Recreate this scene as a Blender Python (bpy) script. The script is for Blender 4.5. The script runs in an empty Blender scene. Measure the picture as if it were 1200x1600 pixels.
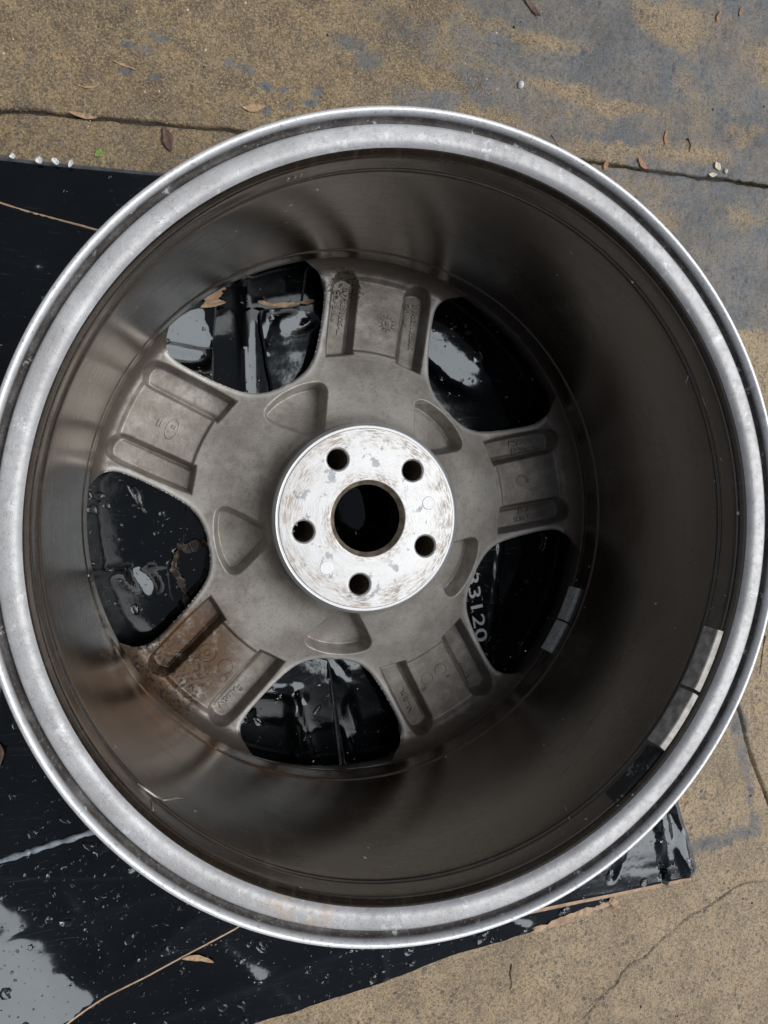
import bpy, bmesh, math, random
import numpy as np
from mathutils import Vector, Matrix

# ------------------------------------------------------------------ camera, sky, sun, exposure
SC = bpy.context.scene
COL = SC.collection
R = math.radians
random.seed(7); np.random.seed(7)

cam_d = bpy.data.cameras.new('camera')
cam = bpy.data.objects.new('camera', cam_d); COL.objects.link(cam)
CAM = Vector((-0.15646, 0.03684, 0.67273))
cam.location = CAM
cam.rotation_euler = (-0.03407, -0.26410, 0)
cam_d.sensor_fit = 'VERTICAL'; cam_d.sensor_height = 36; cam_d.sensor_width = 27
cam_d.lens = 36 * 1131.7 / 1600
cam_d.shift_x = 20.4 / 1600; cam_d.shift_y = -19.8 / 1600
cam_d.clip_start = 0.01; cam_d.clip_end = 200
SC.camera = cam
SC.render.resolution_x = 768; SC.render.resolution_y = 1024

SUN_AZ, SUN_EL = -2.0, 56.0
W = bpy.data.worlds.new('World'); SC.world = W; W.use_nodes = True
wn = W.node_tree.nodes; wl = W.node_tree.links
bg = wn['Background']
sky = wn.new('ShaderNodeTexSky'); sky.sky_type = 'NISHITA'; sky.sun_disc = False
sky.sun_elevation = R(SUN_EL); sky.sun_rotation = R(90 - SUN_AZ)
sky.dust_density = 0.5; sky.air_density = 0.55; sky.ozone_density = 1.0
hs = wn.new('ShaderNodeHueSaturation'); hs.inputs['Saturation'].default_value = 0.3
wl.new(sky.outputs[0], hs.inputs['Color']); wl.new(hs.outputs[0], bg.inputs['Color'])
bg.inputs['Strength'].default_value = 0.05

sd = bpy.data.lights.new('sun', 'SUN'); sd.energy = 1.5; sd.angle = R(52); sd.color = (1, 0.99, 0.98)
sun = bpy.data.objects.new('sun', sd); COL.objects.link(sun)
SUN = Vector((math.cos(R(SUN_EL)) * math.cos(R(SUN_AZ)), math.cos(R(SUN_EL)) * math.sin(R(SUN_AZ)), math.sin(R(SUN_EL))))
sun.rotation_euler = SUN.to_track_quat('Z', 'Y').to_euler()
SC.view_settings.view_transform = 'Standard'; SC.view_settings.look = 'None'
SC.view_settings.exposure = 1.25; SC.view_settings.gamma = 1
SC.render.engine = 'CYCLES'

# ------------------------------------------------------------------ node helpers
class NT:
    def __init__(s, name):
        s.m = bpy.data.materials.new(name); s.m.use_nodes = True
        s.t = s.m.node_tree; s.b = s.t.nodes['Principled BSDF']
        s.tc = s.t.nodes.new('ShaderNodeTexCoord'); s.co = s.tc.outputs['Object']
    def n(s, typ, **kw):
        x = s.t.nodes.new(typ)
        for k, v in kw.items(): setattr(x, k, v)
        return x
    def put(s, sock, v):
        if hasattr(v, 'is_linked') or isinstance(v, bpy.types.NodeSocket): s.t.links.new(v, sock)
        else: sock.default_value = v
    def noise(s, scale, detail=6, rough=0.6, co=None, dist=0.0, off=None):
        x = s.n('ShaderNodeTexNoise')
        co = s.co if co is None else co
        if off is not None: co = s.vadd(co, off)
        s.put(x.inputs['Vector'], co); x.inputs['Scale'].default_value = scale
        x.inputs['Detail'].default_value = detail; x.inputs['Roughness'].default_value = rough
        x.inputs['Distortion'].default_value = dist
        return x.outputs['Fac']
    def vor(s, scale, co=None, feature='F1', rnd=1.0, out='Distance'):
        x = s.n('ShaderNodeTexVoronoi', feature=feature)
        s.put(x.inputs['Vector'], s.co if co is None else co); x.inputs['Scale'].default_value = scale
        x.inputs['Randomness'].default_value = rnd
        return x.outputs[out]
    def vadd(s, a, b):
        x = s.n('ShaderNodeVectorMath', operation='ADD'); s.put(x.inputs[0], a); s.put(x.inputs[1], b); return x.outputs[0]
    def vmul(s, a, b):
        x = s.n('ShaderNodeVectorMath', operation='MULTIPLY'); s.put(x.inputs[0], a); s.put(x.inputs[1], b); return x.outputs[0]
    def m2(s, op, a, b=0.0, c=None):
        x = s.n('ShaderNodeMath', operation=op); s.put(x.inputs[0], a); s.put(x.inputs[1], b)
        if c is not None: s.put(x.inputs[2], c)
        return x.outputs[0]
    def ramp(s, v, a, b, lo=0.0, hi=1.0):
        x = s.n('ShaderNodeMapRange', interpolation_type='SMOOTHSTEP'); s.put(x.inputs[0], v)
        x.inputs[1].default_value = a; x.inputs[2].default_value = b; x.inputs[3].default_value = lo; x.inputs[4].default_value = hi
        return x.outputs[0]
    def mix(s, f, a, b):
        x = s.n('ShaderNodeMix', data_type='RGBA'); s.put(x.inputs[0], f)
        s.put(x.inputs[6], a if not isinstance(a, tuple) else (*a, 1)); s.put(x.inputs[7], b if not isinstance(b, tuple) else (*b, 1))
        return x.outputs[2]
    def attr(s, name):
        x = s.n('ShaderNodeAttribute', attribute_name=name); return x.outputs['Fac']
    def bump(s, h, dist, strength=1.0, nrm=None):
        x = s.n('ShaderNodeBump'); s.put(x.inputs['Height'], h); x.inputs['Distance'].default_value = dist
        x.inputs['Strength'].default_value = strength
        if nrm is not None: s.put(x.inputs['Normal'], nrm)
        return x.outputs[0]
    def polar(s, src=None):
        """(angle*0.24, radius, z) about the wheel axis, metres"""
        sp = s.n('ShaderNodeSeparateXYZ'); s.put(sp.inputs[0], s.co if src is None else src)
        ang = s.m2('ARCTAN2', sp.outputs[1], sp.outputs[0])
        rad = s.m2('SQRT', s.m2('ADD', s.m2('MULTIPLY', sp.outputs[0], sp.outputs[0]), s.m2('MULTIPLY', sp.outputs[1], sp.outputs[1])))
        return ang, rad, sp.outputs[2]
    def comb(s, x, y, z):
        c = s.n('ShaderNodeCombineXYZ'); s.put(c.inputs[0], x); s.put(c.inputs[1], y); s.put(c.inputs[2], z); return c.outputs[0]
    def blob(s, c, r, soft=0.6):
        """1 inside a soft ball round a point"""
        x = s.n('ShaderNodeVectorMath', operation='DISTANCE'); s.put(x.inputs[0], s.co); x.inputs[1].default_value = c
        return s.ramp(x.outputs['Value'], r * (1 - soft), r, 1.0, 0.0)
    def out(s, **kw):
        for k, v in kw.items():
            k = {'Base': 'Base Color', 'Rough': 'Roughness', 'Spec': 'Specular IOR Level', 'Coat': 'Coat Weight', 'CoatR': 'Coat Roughness', 'Trans': 'Transmission Weight'}.get(k, k)
            s.put(s.b.inputs[k], v if not (isinstance(v, tuple) and len(v) == 3 and k == 'Base Color') else (*v, 1))
        return s.m

def simple(name, col, rough=0.6, metal=0.0, var=0.25, scale=200, bump=0.0003):
    t = NT(name)
    n = t.noise(scale, 5, 0.65)
    d = tuple(c * (1 - var) for c in col); l = tuple(min(1, c * (1 + var)) for c in col)
    return t.out(Base=t.mix(t.ramp(n, .3, .7), d, l), Rough=t.ramp(n, .2, .8, max(0, rough - .12), min(1, rough + .12)), Metallic=metal, Normal=t.bump(n, bump, .6))

# ---- cast alloy, grimy (spokes and centre)
def mat_cast():
    t = NT('grimy_cast_alloy')
    n1 = t.noise(18, 8, .65); n2 = t.noise(95, 6, .7); n3 = t.noise(900, 3, .6)
    c = t.mix(t.ramp(n1, .32, .68), (.235, .214, .190), (.45, .430, .400))
    c = t.mix(t.ramp(n2, .46, .72, 0, .55), c, (.165, .138, .112))
    c = t.mix(t.ramp(n3, .35, .65, 0, .22), c, (.45, .43, .40))
    # brown brake-dust cake on the lower left spoke
    rust = t.m2('MULTIPLY', t.blob((-0.152, -0.118, .03), .062, .6), t.ramp(t.noise(70, 6, .7), .30, .52))
    c = t.mix(t.m2('MULTIPLY', rust, .92), c, (.085, .043, .018))
    tar = t.m2('MULTIPLY', t.blob((-0.168, -0.138, .028), .046, .4), t.ramp(t.noise(330, 4, .6), .50, .57))
    tar2 = t.m2('MULTIPLY', t.blob((-.008, .205, .028), .026, .6), t.ramp(t.noise(300, 4, .6, off=(1, 2, 3)), .53, .58))
    tar = t.m2('MAXIMUM', tar, tar2)
    c = t.mix(t.m2('MULTIPLY', tar, .85), c, (.012, .010, .009))
    pale = t.m2('MULTIPLY', t.blob((-0.18, -0.135, .03), .04, .6), t.ramp(t.noise(260, 3, .6, off=(3, 1, 0)), .55, .63))
    c = t.mix(t.m2('MULTIPLY', pale, .5), c, (.36, .32, .28))
    # fine dark specks
    sp = t.ramp(t.vor(260), .05, .10, 1, 0)
    sp = t.m2('MULTIPLY', sp, t.ramp(t.noise(40, 3), .55, .66))
    c = t.mix(t.m2('MULTIPLY', sp, .7), c, (.02, .018, .016))
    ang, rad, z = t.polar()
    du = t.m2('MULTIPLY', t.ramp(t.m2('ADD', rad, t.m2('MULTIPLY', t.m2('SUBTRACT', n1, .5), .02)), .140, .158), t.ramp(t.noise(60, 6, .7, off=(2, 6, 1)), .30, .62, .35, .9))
    c = t.mix(t.m2('MULTIPLY', du, .62), c, (.105, .082, .064))  # brown dust tone past the arc, also darkening the deeper, dimmer panels
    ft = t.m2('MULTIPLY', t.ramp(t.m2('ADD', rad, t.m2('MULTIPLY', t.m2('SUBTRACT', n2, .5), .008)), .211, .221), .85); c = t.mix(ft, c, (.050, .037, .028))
    gr = t.noise(600, 4, .75, off=(4, 4, 1)); c = t.mix(t.ramp(gr, .54, .66, 0, .45), c, (.085, .072, .060))
    wr = t.ramp(t.m2('ADD', t.attr('wear'), t.m2('MULTIPLY', t.m2('SUBTRACT', n1, .5), .8)), .25, .85); c = t.mix(t.m2('MULTIPLY', wr, .85), c, (.62, .61, .59)); c = t.mix(t.m2('MULTIPLY', rust, .9), c, (.080, .042, .018)); c = t.mix(t.m2('MULTIPLY', tar, .9), c, (.012, .010, .009))
    # hairline scratches
    scr = t.noise(60, 2, .5, co=t.vmul(t.co, (1.0, 22.0, 1.0)))
    c = t.mix(t.ramp(scr, .715, .73, 0, .35), c, (.42, .41, .39))
    rough = t.ramp(n2, .3, .7, .36, .56)
    h = t.m2('ADD', t.m2('MULTIPLY', n3, .35), t.m2('MULTIPLY', n2, .8))
    return t.out(Base=c, Metallic=.35, Rough=rough, Normal=t.bump(h, .0007, .55))

# ---- inner barrel: brown film of brake dust over silver paint
def mat_barrel():
    t = NT('brown_stained_barrel')
    ang, rad, z = t.polar()
    pv = t.comb(t.m2('MULTIPLY', t.m2('COSINE', ang), .24), t.m2('MULTIPLY', t.m2('SINE', ang), .24), t.m2('MULTIPLY', z, 6.0))
    n1 = t.noise(5, 7, .6, co=pv); n2 = t.noise(26, 7, .7, co=pv, dist=.6); n3 = t.noise(14, 6, .65)
    n4 = t.noise(700, 3, .6)
    c = t.mix(t.ramp(n1, .34, .66), (.009, .0066, .0050), (.033, .026, .021))
    c = t.mix(t.ramp(n2, .42, .66, 0, .7), c, (.016, .009, .005))
    ax = t.noise(1.0, 6, .7, co=t.comb(t.m2('MULTIPLY', t.m2('COSINE', ang), 26.0), t.m2('MULTIPLY', t.m2('SINE', ang), 26.0), t.m2('MULTIPLY', z, 9.0))); c = t.mix(t.ramp(ax, .52, .70, 0, .5), c, (.062, .051, .041))
    grit = t.noise(420, 4, .8, off=(1, 1, 1)); c = t.mix(t.ramp(grit, .55, .64, 0, .5), c, (.012, .008, .005)); c = t.mix(t.ramp(grit, .45, .36, 0, .3), c, (.080, .068, .056))
    c = t.mix(t.ramp(n3, .55, .78, 0, .5), c, (.066, .058, .050))
    # orange-brown dribbles low on the lower left of the barrel
    b = t.m2('MAXIMUM', t.blob((-.155, -.165, .08), .085, .7), t.blob((-.07, -.215, .07), .06, .8))
    b = t.m2('MULTIPLY', b, t.ramp(t.noise(30, 7, .7, off=(4, 1, 2)), .38, .62))
    c = t.mix(t.m2('MULTIPLY', b, .85), c, (.085, .040, .015))
    b2 = t.m2('MULTIPLY', t.blob((-.20, -.10, .08), .06, .8), t.ramp(t.noise(24, 7, .7, off=(9, 1, 2)), .44, .60))
    c = t.mix(t.m2('MULTIPLY', b2, .8), c, (.25, .23, .19))
    # chips through to bright metal
    chip = t.m2('MULTIPLY', t.ramp(t.noise(170, 2, .5, off=(0, 7, 0)), .73, .745), t.ramp(t.noise(12, 2, off=(5, 5, 5)), .5, .6))
    c = t.mix(chip, c, (.45, .44, .41))
    spk = t.m2('MULTIPLY', t.ramp(t.vor(150), .05, .09, 1, 0), t.ramp(t.noise(17, 2, off=(2, 0, 1)), .56, .64))
    c = t.mix(t.m2('MULTIPLY', spk, .8), c, (.012, .010, .010))
    # machining lines round the barrel
    ln = t.noise(1.0, 3, .6, co=t.comb(t.m2('MULTIPLY', ang, .4), 0.0, t.m2('MULTIPLY', z, 420.0)))
    rough = t.m2('ADD', t.ramp(n2, .3, .7, .20, .27), t.ramp(n3, .4, .8, 0, .08))
    h = t.m2('ADD', t.m2('MULTIPLY', ln, .07), t.m2('ADD', t.m2('MULTIPLY', n4, .06), t.m2('MULTIPLY', n2, .07)))
    return t.out(Base=c, Metallic=.12, Rough=rough, Spec=.5, Coat=.85, CoatR=.23, **{'Specular Tint': (1, .94, .88, 1), 'Coat Tint': (.97, .91, .84, 1)}, Normal=t.bump(h, .0006, .30))

# ---- bare machined lip
def mat_lip():
    t = NT('bare_machined_rim')
    ang, rad, z = t.polar()
    n1 = t.noise(30, 6, .65); n2 = t.noise(240, 5, .7); n3 = t.noise(1100, 2, .6)
    c = t.mix(t.ramp(n1, .3, .7), (.42, .42, .425), (.58, .585, .59))
    c = t.mix(t.ramp(n2, .5, .75, 0, .35), c, (.19, .185, .185))
    c = t.mix(t.ramp(n3, .62, .7, 0, .4), c, (.62, .63, .63))
    fl = t.ramp(rad, .2540, .2550); c = t.mix(t.m2('SUBTRACT', 1.0, fl), (.66, .67, .68), t.vmul(c, (.74, .74, .745)))
    # tan stain patches
    st = t.m2('MULTIPLY', t.m2('MAXIMUM', t.blob((-.098, -.222, .248), .016, .7), t.blob((-.075, -.231, .248), .013, .7)), t.ramp(t.noise(120, 5, .7), .40, .58))
    c = t.mix(t.m2('MULTIPLY', st, .5), c, (.36, .26, .17))
    # dirt plus painted-in shade of the groove behind the flange (a band of radius, broken up)
    gr = t.m2('MULTIPLY', t.ramp(rad, .2496, .2503, 0, 1), t.ramp(rad, .2540, .2548, 1, 0))
    gr = t.m2('MULTIPLY', gr, t.ramp(t.noise(45, 6, .7, off=(3, 3, 0)), .25, .6, .75, .97))
    c = t.mix(gr, c, (.022, .017, .015))
    sc2 = t.noise(500, 2, .5, co=t.comb(t.m2('MULTIPLY', ang, .06), t.m2('MULTIPLY', rad, 4.0), 0.0)); c = t.mix(t.ramp(sc2, .60, .70, 0, .35), c, (.20, .20, .20)); c = t.mix(t.ramp(t.noise(75, 5, .75, off=(5, 0, 2)), .60, .66, 0, .5), c, (.62, .63, .64))
    # nicks
    nk = t.m2('MULTIPLY', t.ramp(t.vor(130), .04, .075, 1, 0), t.ramp(t.noise(22, 2, off=(1, 8, 3)), .57, .64))
    c = t.mix(t.m2('MULTIPLY', nk, .9), c, (.05, .04, .038)); c = t.mix(t.ramp(t.noise(60, 7, .8, off=(9, 2, 6)), .53, .68, 0, .25), c, (.25, .235, .225)); c = t.mix(t.ramp(t.noise(380, 4, .8, off=(3, 2, 6)), .56, .64, 0, .55), c, (.20, .195, .19))
    rough = t.ramp(n2, .3, .7, .40, .58)
    h = t.m2('ADD', n2, t.m2('MULTIPLY', n3, .5))
    return t.out(Base=c, Metallic=t.m2('MULTIPLY', t.m2('SUBTRACT', 1.0, gr), t.ramp(rad, .2540, .2550, .25, .45)), Rough=t.m2('ADD', rough, t.m2('MULTIPLY', gr, .3)), Normal=t.bump(h, .0005, .5))

# ---- hub pad: machined, with corrosion rings, grey blotches
def mat_pad():
    t = NT('machined_hub_face')
    ang, rad, z = t.polar()
    pv = t.comb(t.m2('MULTIPLY', t.m2('COSINE', ang), .008), t.m2('MULTIPLY', rad, 1.0), t.m2('MULTIPLY', t.m2('SINE', ang), .008))
    n1 = t.noise(240, 5, .65, co=pv)
    rings = t.noise(1300, 3, .6, co=pv)
    n2 = t.noise(45, 7, .7); n3 = t.noise(140, 6, .7, off=(2, 1, 0))
    c = t.mix(t.ramp(n1, .3, .7), (.36, .365, .365), (.50, .51, .52))
    # tan corrosion in rings, mostly toward the rim of the face
    rim = t.m2('MAXIMUM', t.ramp(rad, .054, .070, .15, 1.0), t.ramp(rad, .034, .044, .9, 0.0))
    rim = t.m2('MULTIPLY', rim, t.ramp(rad, .074, .0765, 1, 0))
    ta = t.m2('MULTIPLY', t.m2('MULTIPLY', t.ramp(n2, .36, .70), t.ramp(rings, .40, .62)), rim)
    c = t.mix(t.m2('MULTIPLY', ta, .8), c, (.34, .225, .11))
    # thin dark turning marks
    c = t.mix(t.m2('MULTIPLY', t.ramp(rings, .60, .68), t.ramp(n2, .46, .6, 0, .45)), c, (.28, .25, .21))
    # flat grey blotches where old paint is left
    bl = t.m2('MULTIPLY', t.ramp(t.noise(70, 5, .62, off=(5, 2, 0)), .585, .60), t.m2('MULTIPLY', t.ramp(rad, .036, .045, 0, 1), t.ramp(rad, .066, .072, 1, 0)))
    c = t.mix(t.m2('MULTIPLY', bl, .9), c, (.22, .235, .25))
    rough = t.m2('ADD', t.ramp(n1, .3, .7, .38, .50), t.m2('MULTIPLY', ta, .25))
    h = t.m2('ADD', t.m2('MULTIPLY', rings, .6), t.m2('MULTIPLY', n3, .4))
    return t.out(Base=c, Metallic=t.ramp(ta, 0, .6, .55, .2), Rough=rough, Normal=t.bump(h, .0004, .45))

# ---- wet black coated board
def mat_board():
    t = NT('wet_black_coated_board')
    n1 = t.noise(9, 5, .6); n2 = t.noise(320, 4, .6); n3 = t.noise(30, 6, .7, co=t.vmul(t.co, (1, 14, 1)))
    c = t.mix(t.ramp(n1, .35, .7), (.0010, .0013, .0018), (.0028, .0034, .0044))
    dust_sheen = t.m2('MULTIPLY', t.ramp(n3, .56, .72), t.ramp(n1, .45, .62))
    c = t.mix(t.m2('MULTIPLY', dust_sheen, .7), c, (.028, .033, .037))  # streaks lightened in colour to stand in for sky reflections on the film
    scuff = t.noise(90, 3, .5, co=t.vmul(t.co, (16, 1.2, 1)), off=(2, 2, 2))
    c = t.mix(t.ramp(scuff, .71, .75, 0, .6), c, (.07, .08, .09))
    rough = t.m2('ADD', t.ramp(n1, .3, .7, .05, .13), t.m2('MULTIPLY', dust_sheen, .22))
    rib = t.n('ShaderNodeTexWave', wave_type='BANDS', bands_direction='Y'); t.put(rib.inputs['Vector'], t.co)
    rib.inputs['Scale'].default_value = 22; rib.inputs['Distortion'].default_value = 1.2; rib.inputs['Detail'].default_value = 1
    h = t.m2('ADD', t.m2('MULTIPLY', rib.outputs['Fac'], .06), t.m2('ADD', t.m2('MULTIPLY', n1, 1.6), t.m2('MULTIPLY', n2, .05)))
    return t.out(Base=c, Rough=rough, Spec=.5, **{'Specular Tint': (.86, .94, 1, 1)}, Normal=t.bump(h, .0012, .30))

def mat_kraft():
    t = NT('brown_kraft_cardboard')
    n = t.noise(160, 6, .7); n2 = t.noise(40, 5, .6)
    c = t.mix(t.ramp(n, .3, .7), (.27, .175, .11), (.47, .335, .225))
    c = t.mix(t.ramp(n2, .5, .7, 0, .6), c, (.16, .09, .05))
    return t.out(Base=c, Rough=.8, Normal=t.bump(n, .0008, .6))

def mat_concrete():
    t = NT('weathered_concrete')
    grey = t.attr('grey'); dark = t.attr('dark'); tan = t.attr('tan')
    n0 = t.noise(6, 6, .65); n1 = t.noise(42, 8, .72); n2 = t.noise(260, 6, .75); n3 = t.noise(1100, 3, .7)
    warm = t.mix(t.ramp(n1, .32, .66), (.045, .028, .012), (.225, .155, .074))
    warm = t.mix(t.ramp(n2, .40, .66, 0, .65), warm, (.33, .245, .130))
    warm = t.mix(t.ramp(t.noise(30, 6, .7, off=(3, 2, 1)), .46, .62, 0, .8), warm, (.070, .046, .028))
    sand = t.mix(t.ramp(n1, .30, .68), (.140, .098, .054), (.345, .260, .160))
    sand = t.mix(t.ramp(n2, .42, .68, 0, .6), sand, (.46, .365, .25))
    c = t.mix(tan, warm, sand)
    g = t.mix(t.ramp(n2, .3, .7), (.056, .066, .077), (.125, .142, .158))
    g = t.mix(t.ramp(t.noise(34, 6, .7, off=(1, 7, 0)), .52, .66, 0, .6), g, (.135, .110, .080)); g = t.mix(t.ramp(t.noise(13, 6, .65, off=(4, 7, 0)), .48, .62, 0, .55), g, (.045, .050, .056))
    gm = t.ramp(t.m2('ADD', grey, t.m2('ADD', t.m2('MULTIPLY', t.m2('SUBTRACT', n1, .5), 1.6), t.m2('MULTIPLY', t.m2('SUBTRACT', n2, .5), 1.2))), .30, .80)
    c = t.mix(t.m2('MULTIPLY', gm, .93), c, g)
    # exposed blue-grey stones
    v = t.n('ShaderNodeTexVoronoi'); t.put(v.inputs['Vector'], t.vadd(t.co, t.vmul(t.comb(n1, n2, 0.0), (.010, .008, 0)))); v.inputs['Scale'].default_value = 120
    st = t.ramp(v.outputs['Distance'], .26, .36, 1, 0)
    wn_ = t.n('ShaderNodeTexWhiteNoise'); t.put(wn_.inputs['Vector'], v.outputs['Position'])
    st = t.m2('MULTIPLY', st, t.ramp(wn_.outputs['Value'], .50, .54))
    st = t.m2('MULTIPLY', st, t.ramp(t.noise(16, 4, off=(7, 7, 0)), .38, .52))
    c = t.mix(t.m2('MULTIPLY', st, .95), c, (.046, .055, .063))
    # bright and dark grains
    v2 = t.ramp(t.vor(420), .06, .12, 1, 0)
    c = t.mix(t.m2('MULTIPLY', t.m2('MULTIPLY', v2, t.m2('SUBTRACT', 1.0, t.m2('MULTIPLY', gm, .6))), t.ramp(t.noise(90, 3, off=(0, 4, 4)), .5, .62, 0, .85)), c, (.56, .49, .38))
    v3 = t.ramp(t.vor(300, co=t.vadd(t.co, (.3, .1, 0))), .07, .14, 1, 0)
    c = t.mix(t.m2('MULTIPLY', v3, t.ramp(t.noise(70, 3, off=(8, 4, 4)), .48, .6, 0, .85)), c, (.035, .028, .020))
    c = t.mix(t.ramp(t.m2('ADD', dark, t.m2('MULTIPLY', t.m2('SUBTRACT', n1, .5), .8)), .25, .9), c, (.040, .034, .028))
    c = t.mix(t.ramp(n0, .50, .68, 0, .5), c, (.055, .038, .022))
    rough = t.m2('SUBTRACT', t.ramp(n1, .3, .7, .42, .75), t.m2('MULTIPLY', gm, .08))
    big = t.ramp(t.noise(22, 5, .7, off=(5, 5, 0)), .36, .62); c = t.mix(t.m2('MULTIPLY', t.ramp(t.noise(11, 6, .7, off=(8, 3, 0)), .46, .62), .34), c, (.070, .050, .030))
    c = t.mix(t.m2('MULTIPLY', big, .25), c, (.34, .255, .15))
    c = t.mix(t.ramp(t.noise(520, 4, .8, off=(6, 3, 0)), .50, .58, 0, .60), c, t.mix(gm, (.42, .325, .19), (.150, .160, .170)))
    c = t.mix(t.ramp(t.noise(480, 4, .8, off=(2, 9, 0)), .51, .58, 0, .75), c, t.mix(gm, (.050, .036, .022), (.045, .048, .052)))
    h = t.m2('ADD', t.m2('MULTIPLY', n2, 1.0), t.m2('ADD', t.m2('MULTIPLY', n3, .35), t.m2('MULTIPLY', n1, .9)))
    return t.out(Base=c, Rough=rough, Normal=t.bump(h, .0016, .75))

def mat_residue():
    t = NT('black_adhesive_foam'); n = t.noise(75, 6, .7); n2 = t.noise(300, 4, .6)
    c = t.mix(t.ramp(n, .55, .60), (.008, .011, .013), (.16, .18, .185))  # pale patches paint wet reflections into the colour
    return t.out(Base=c, Rough=.22, Normal=t.bump(t.m2('ADD', n, t.m2('MULTIPLY', n2, .2)), .003, .7))
def mat_water():
    t = NT('clear_water')
    return t.out(Base=(1, 1, 1), Rough=.02, Trans=1.0, IOR=1.36, Spec=1.0)

M = dict(board_edge=simple('wet_black_edge', (.05, .055, .06), .22, 0, .4, 90), cast=mat_cast(), barrel=mat_barrel(), lip=mat_lip(), pad=mat_pad(), board=mat_board(), kraft=mat_kraft(), wet_shaded_kraft=simple('wet_shaded_cardboard', (.034, .021, .013), .45, 0, .5, 120, .001),  # torn strip cardboard: colour darkened for shade in the window as well as wet
         conc=mat_concrete(), water=mat_water(),
         weight=simple('zinc_weight', (.50, .53, .53), .5, .25, .25, 260),
         weight_dirty=simple('dusty_zinc_weight', (.33, .315, .295), .6, .2, .4, 160),
         residue=mat_residue(),
         outer=simple('rim_outside_silver', (.42, .42, .42), .4, .8, .2, 60),
         bore=simple('bore_wall_tan', (.20, .165, .125), .5, .5, .4, 120), throat=simple('shade_black_bore', (.012, .010, .009), .6, 0, .4, 120),
         print_white=simple('white_print', (.75, .77, .78), .4, 0, .06, 300, .0),
         white=simple('white_plastic', (.62, .63, .64), .45, 0, .15, 300),
         leaf_tan=simple('dry_leaf_tan', (.34, .22, .13), .7, 0, .35, 300),
         leaf_brown=simple('dry_leaf_brown', (.085, .045, .030), .6, 0, .4, 240),
         seed=simple('orange_brown_husk', (.27, .135, .065), .6, 0, .4, 300),
         pale_seed=simple('pale_husk', (.50, .42, .32), .6, 0, .25, 300),
         green=simple('green_leaf', (.16, .26, .05), .55, 0, .3, 300),
         moss=simple('moss', (.065, .080, .012), .9, 0, .5, 500, .001),
         soil=simple('dark_soil', (.030, .024, .018), .9, 0, .6, 300, .002),
         stone=simple('pale_pebble', (.48, .50, .52), .5, 0, .2, 150),
         twig=simple('reddish_twig', (.085, .030, .018), .6, 0, .3, 300))

# ------------------------------------------------------------------ object helpers
def link(name, mesh, mats, parent=None, smooth=True):
    o = bpy.data.objects.new(name, mesh); COL.objects.link(o)
    if not isinstance(mats, (list, tuple)): mats = [mats]
    if not mesh.materials:
        for m in mats: mesh.materials.append(m)
    if smooth: mesh.polygons.foreach_set('use_smooth', [True] * len(mesh.polygons))
    if parent: o.parent = parent
    return o
def mesh_of(verts, faces, name='mesh'):
    me = bpy.data.meshes.new(name); me.from_pydata([tuple(map(float, v)) for v in verts], [], faces); me.update(); return me
def tag(o, label=None, cat=None, group=None, kind=None):
    if label: o['label'] = label
    if cat: o['category'] = cat
    if group: o['group'] = group
    if kind: o['kind'] = kind
    return o
def empty(name, loc=(0, 0, 0)):
    o = bpy.data.objects.new(name, None); COL.objects.link(o); o.location = loc; o.empty_display_size = .05; return o
def sharp(me, ang=35):
    me.set_sharp_from_angle(angle=R(ang))

def sstep(x, a, b):
    t = np.clip((x - a) / (b - a), 0, 1); return t * t * (3 - 2 * t)
def vnoise(x, y, s, seed=0):
    x = np.asarray(x) * s + seed * 17.31; y = np.asarray(y) * s + seed * 5.77
    xi = np.floor(x); yi = np.floor(y); fx = x - xi; fy = y - yi
    fx = fx * fx * (3 - 2 * fx); fy = fy * fy * (3 - 2 * fy)
    def h(a, b):
        v = np.sin(a * 127.1 + b * 311.7 + seed * 74.7) * 43758.5453; return v - np.floor(v)
    return (h(xi, yi) * (1 - fx) + h(xi + 1, yi) * fx) * (1 - fy) + (h(xi, yi + 1) * (1 - fx) + h(xi + 1, yi + 1) * fx) * fy
def fbm(x, y, s, seed=0, oct=4):
    r = 0; a = .5
    for k in range(oct): r = r + a * (vnoise(x, y, s, seed + k) - .5); s *= 2.03; a *= .5
    return r
def catmull(P, n=8, closed=True):
    P = np.array(P, float); N = len(P); out = []
    rng = range(N) if closed else range(N - 1)
    for i in rng:
        g = (lambda k: P[k % N]) if closed else (lambda k: P[min(max(k, 0), N - 1)])
        p0, p1, p2, p3 = g(i - 1), g(i), g(i + 1), g(i + 2)
        for t in np.arange(n) / n:
            out.append(.5 * (2 * p1 + (p2 - p0) * t + (2 * p0 - 5 * p1 + 4 * p2 - p3) * t * t + (3 * p1 - p0 - 3 * p2 + p3) * t ** 3))
    if not closed: out.append(P[-1])
    return np.array(out)
def seg_dist(x, y, P, closed=False):
    P = np.asarray(P, float); d = np.full(np.shape(x), 1e9)
    Q = np.roll(P, -1, 0) if closed else P[1:]
    for a, b in zip(P[:len(Q)], Q):
        e = b - a; L = max(e @ e, 1e-14)
        t = np.clip(((x - a[0]) * e[0] + (y - a[1]) * e[1]) / L, 0, 1)
        d = np.minimum(d, np.hypot(x - a[0] - t * e[0], y - a[1] - t * e[1]))
    return d
def inside(x, y, P):
    P = np.asarray(P, float); c = np.zeros(np.shape(x), bool); Q = np.roll(P, -1, 0)
    for a, b in zip(P, Q):
        if a[1] == b[1]: continue
        cond = ((a[1] > y) != (b[1] > y)) & (x < (b[0] - a[0]) * (y - a[1]) / (b[1] - a[1]) + a[0]); c ^= cond
    return c
def poly_sdf(x, y, P):
    """positive inside"""
    d = seg_dist(x, y, P, True); return np.where(inside(x, y, P), d, -d)

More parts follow.
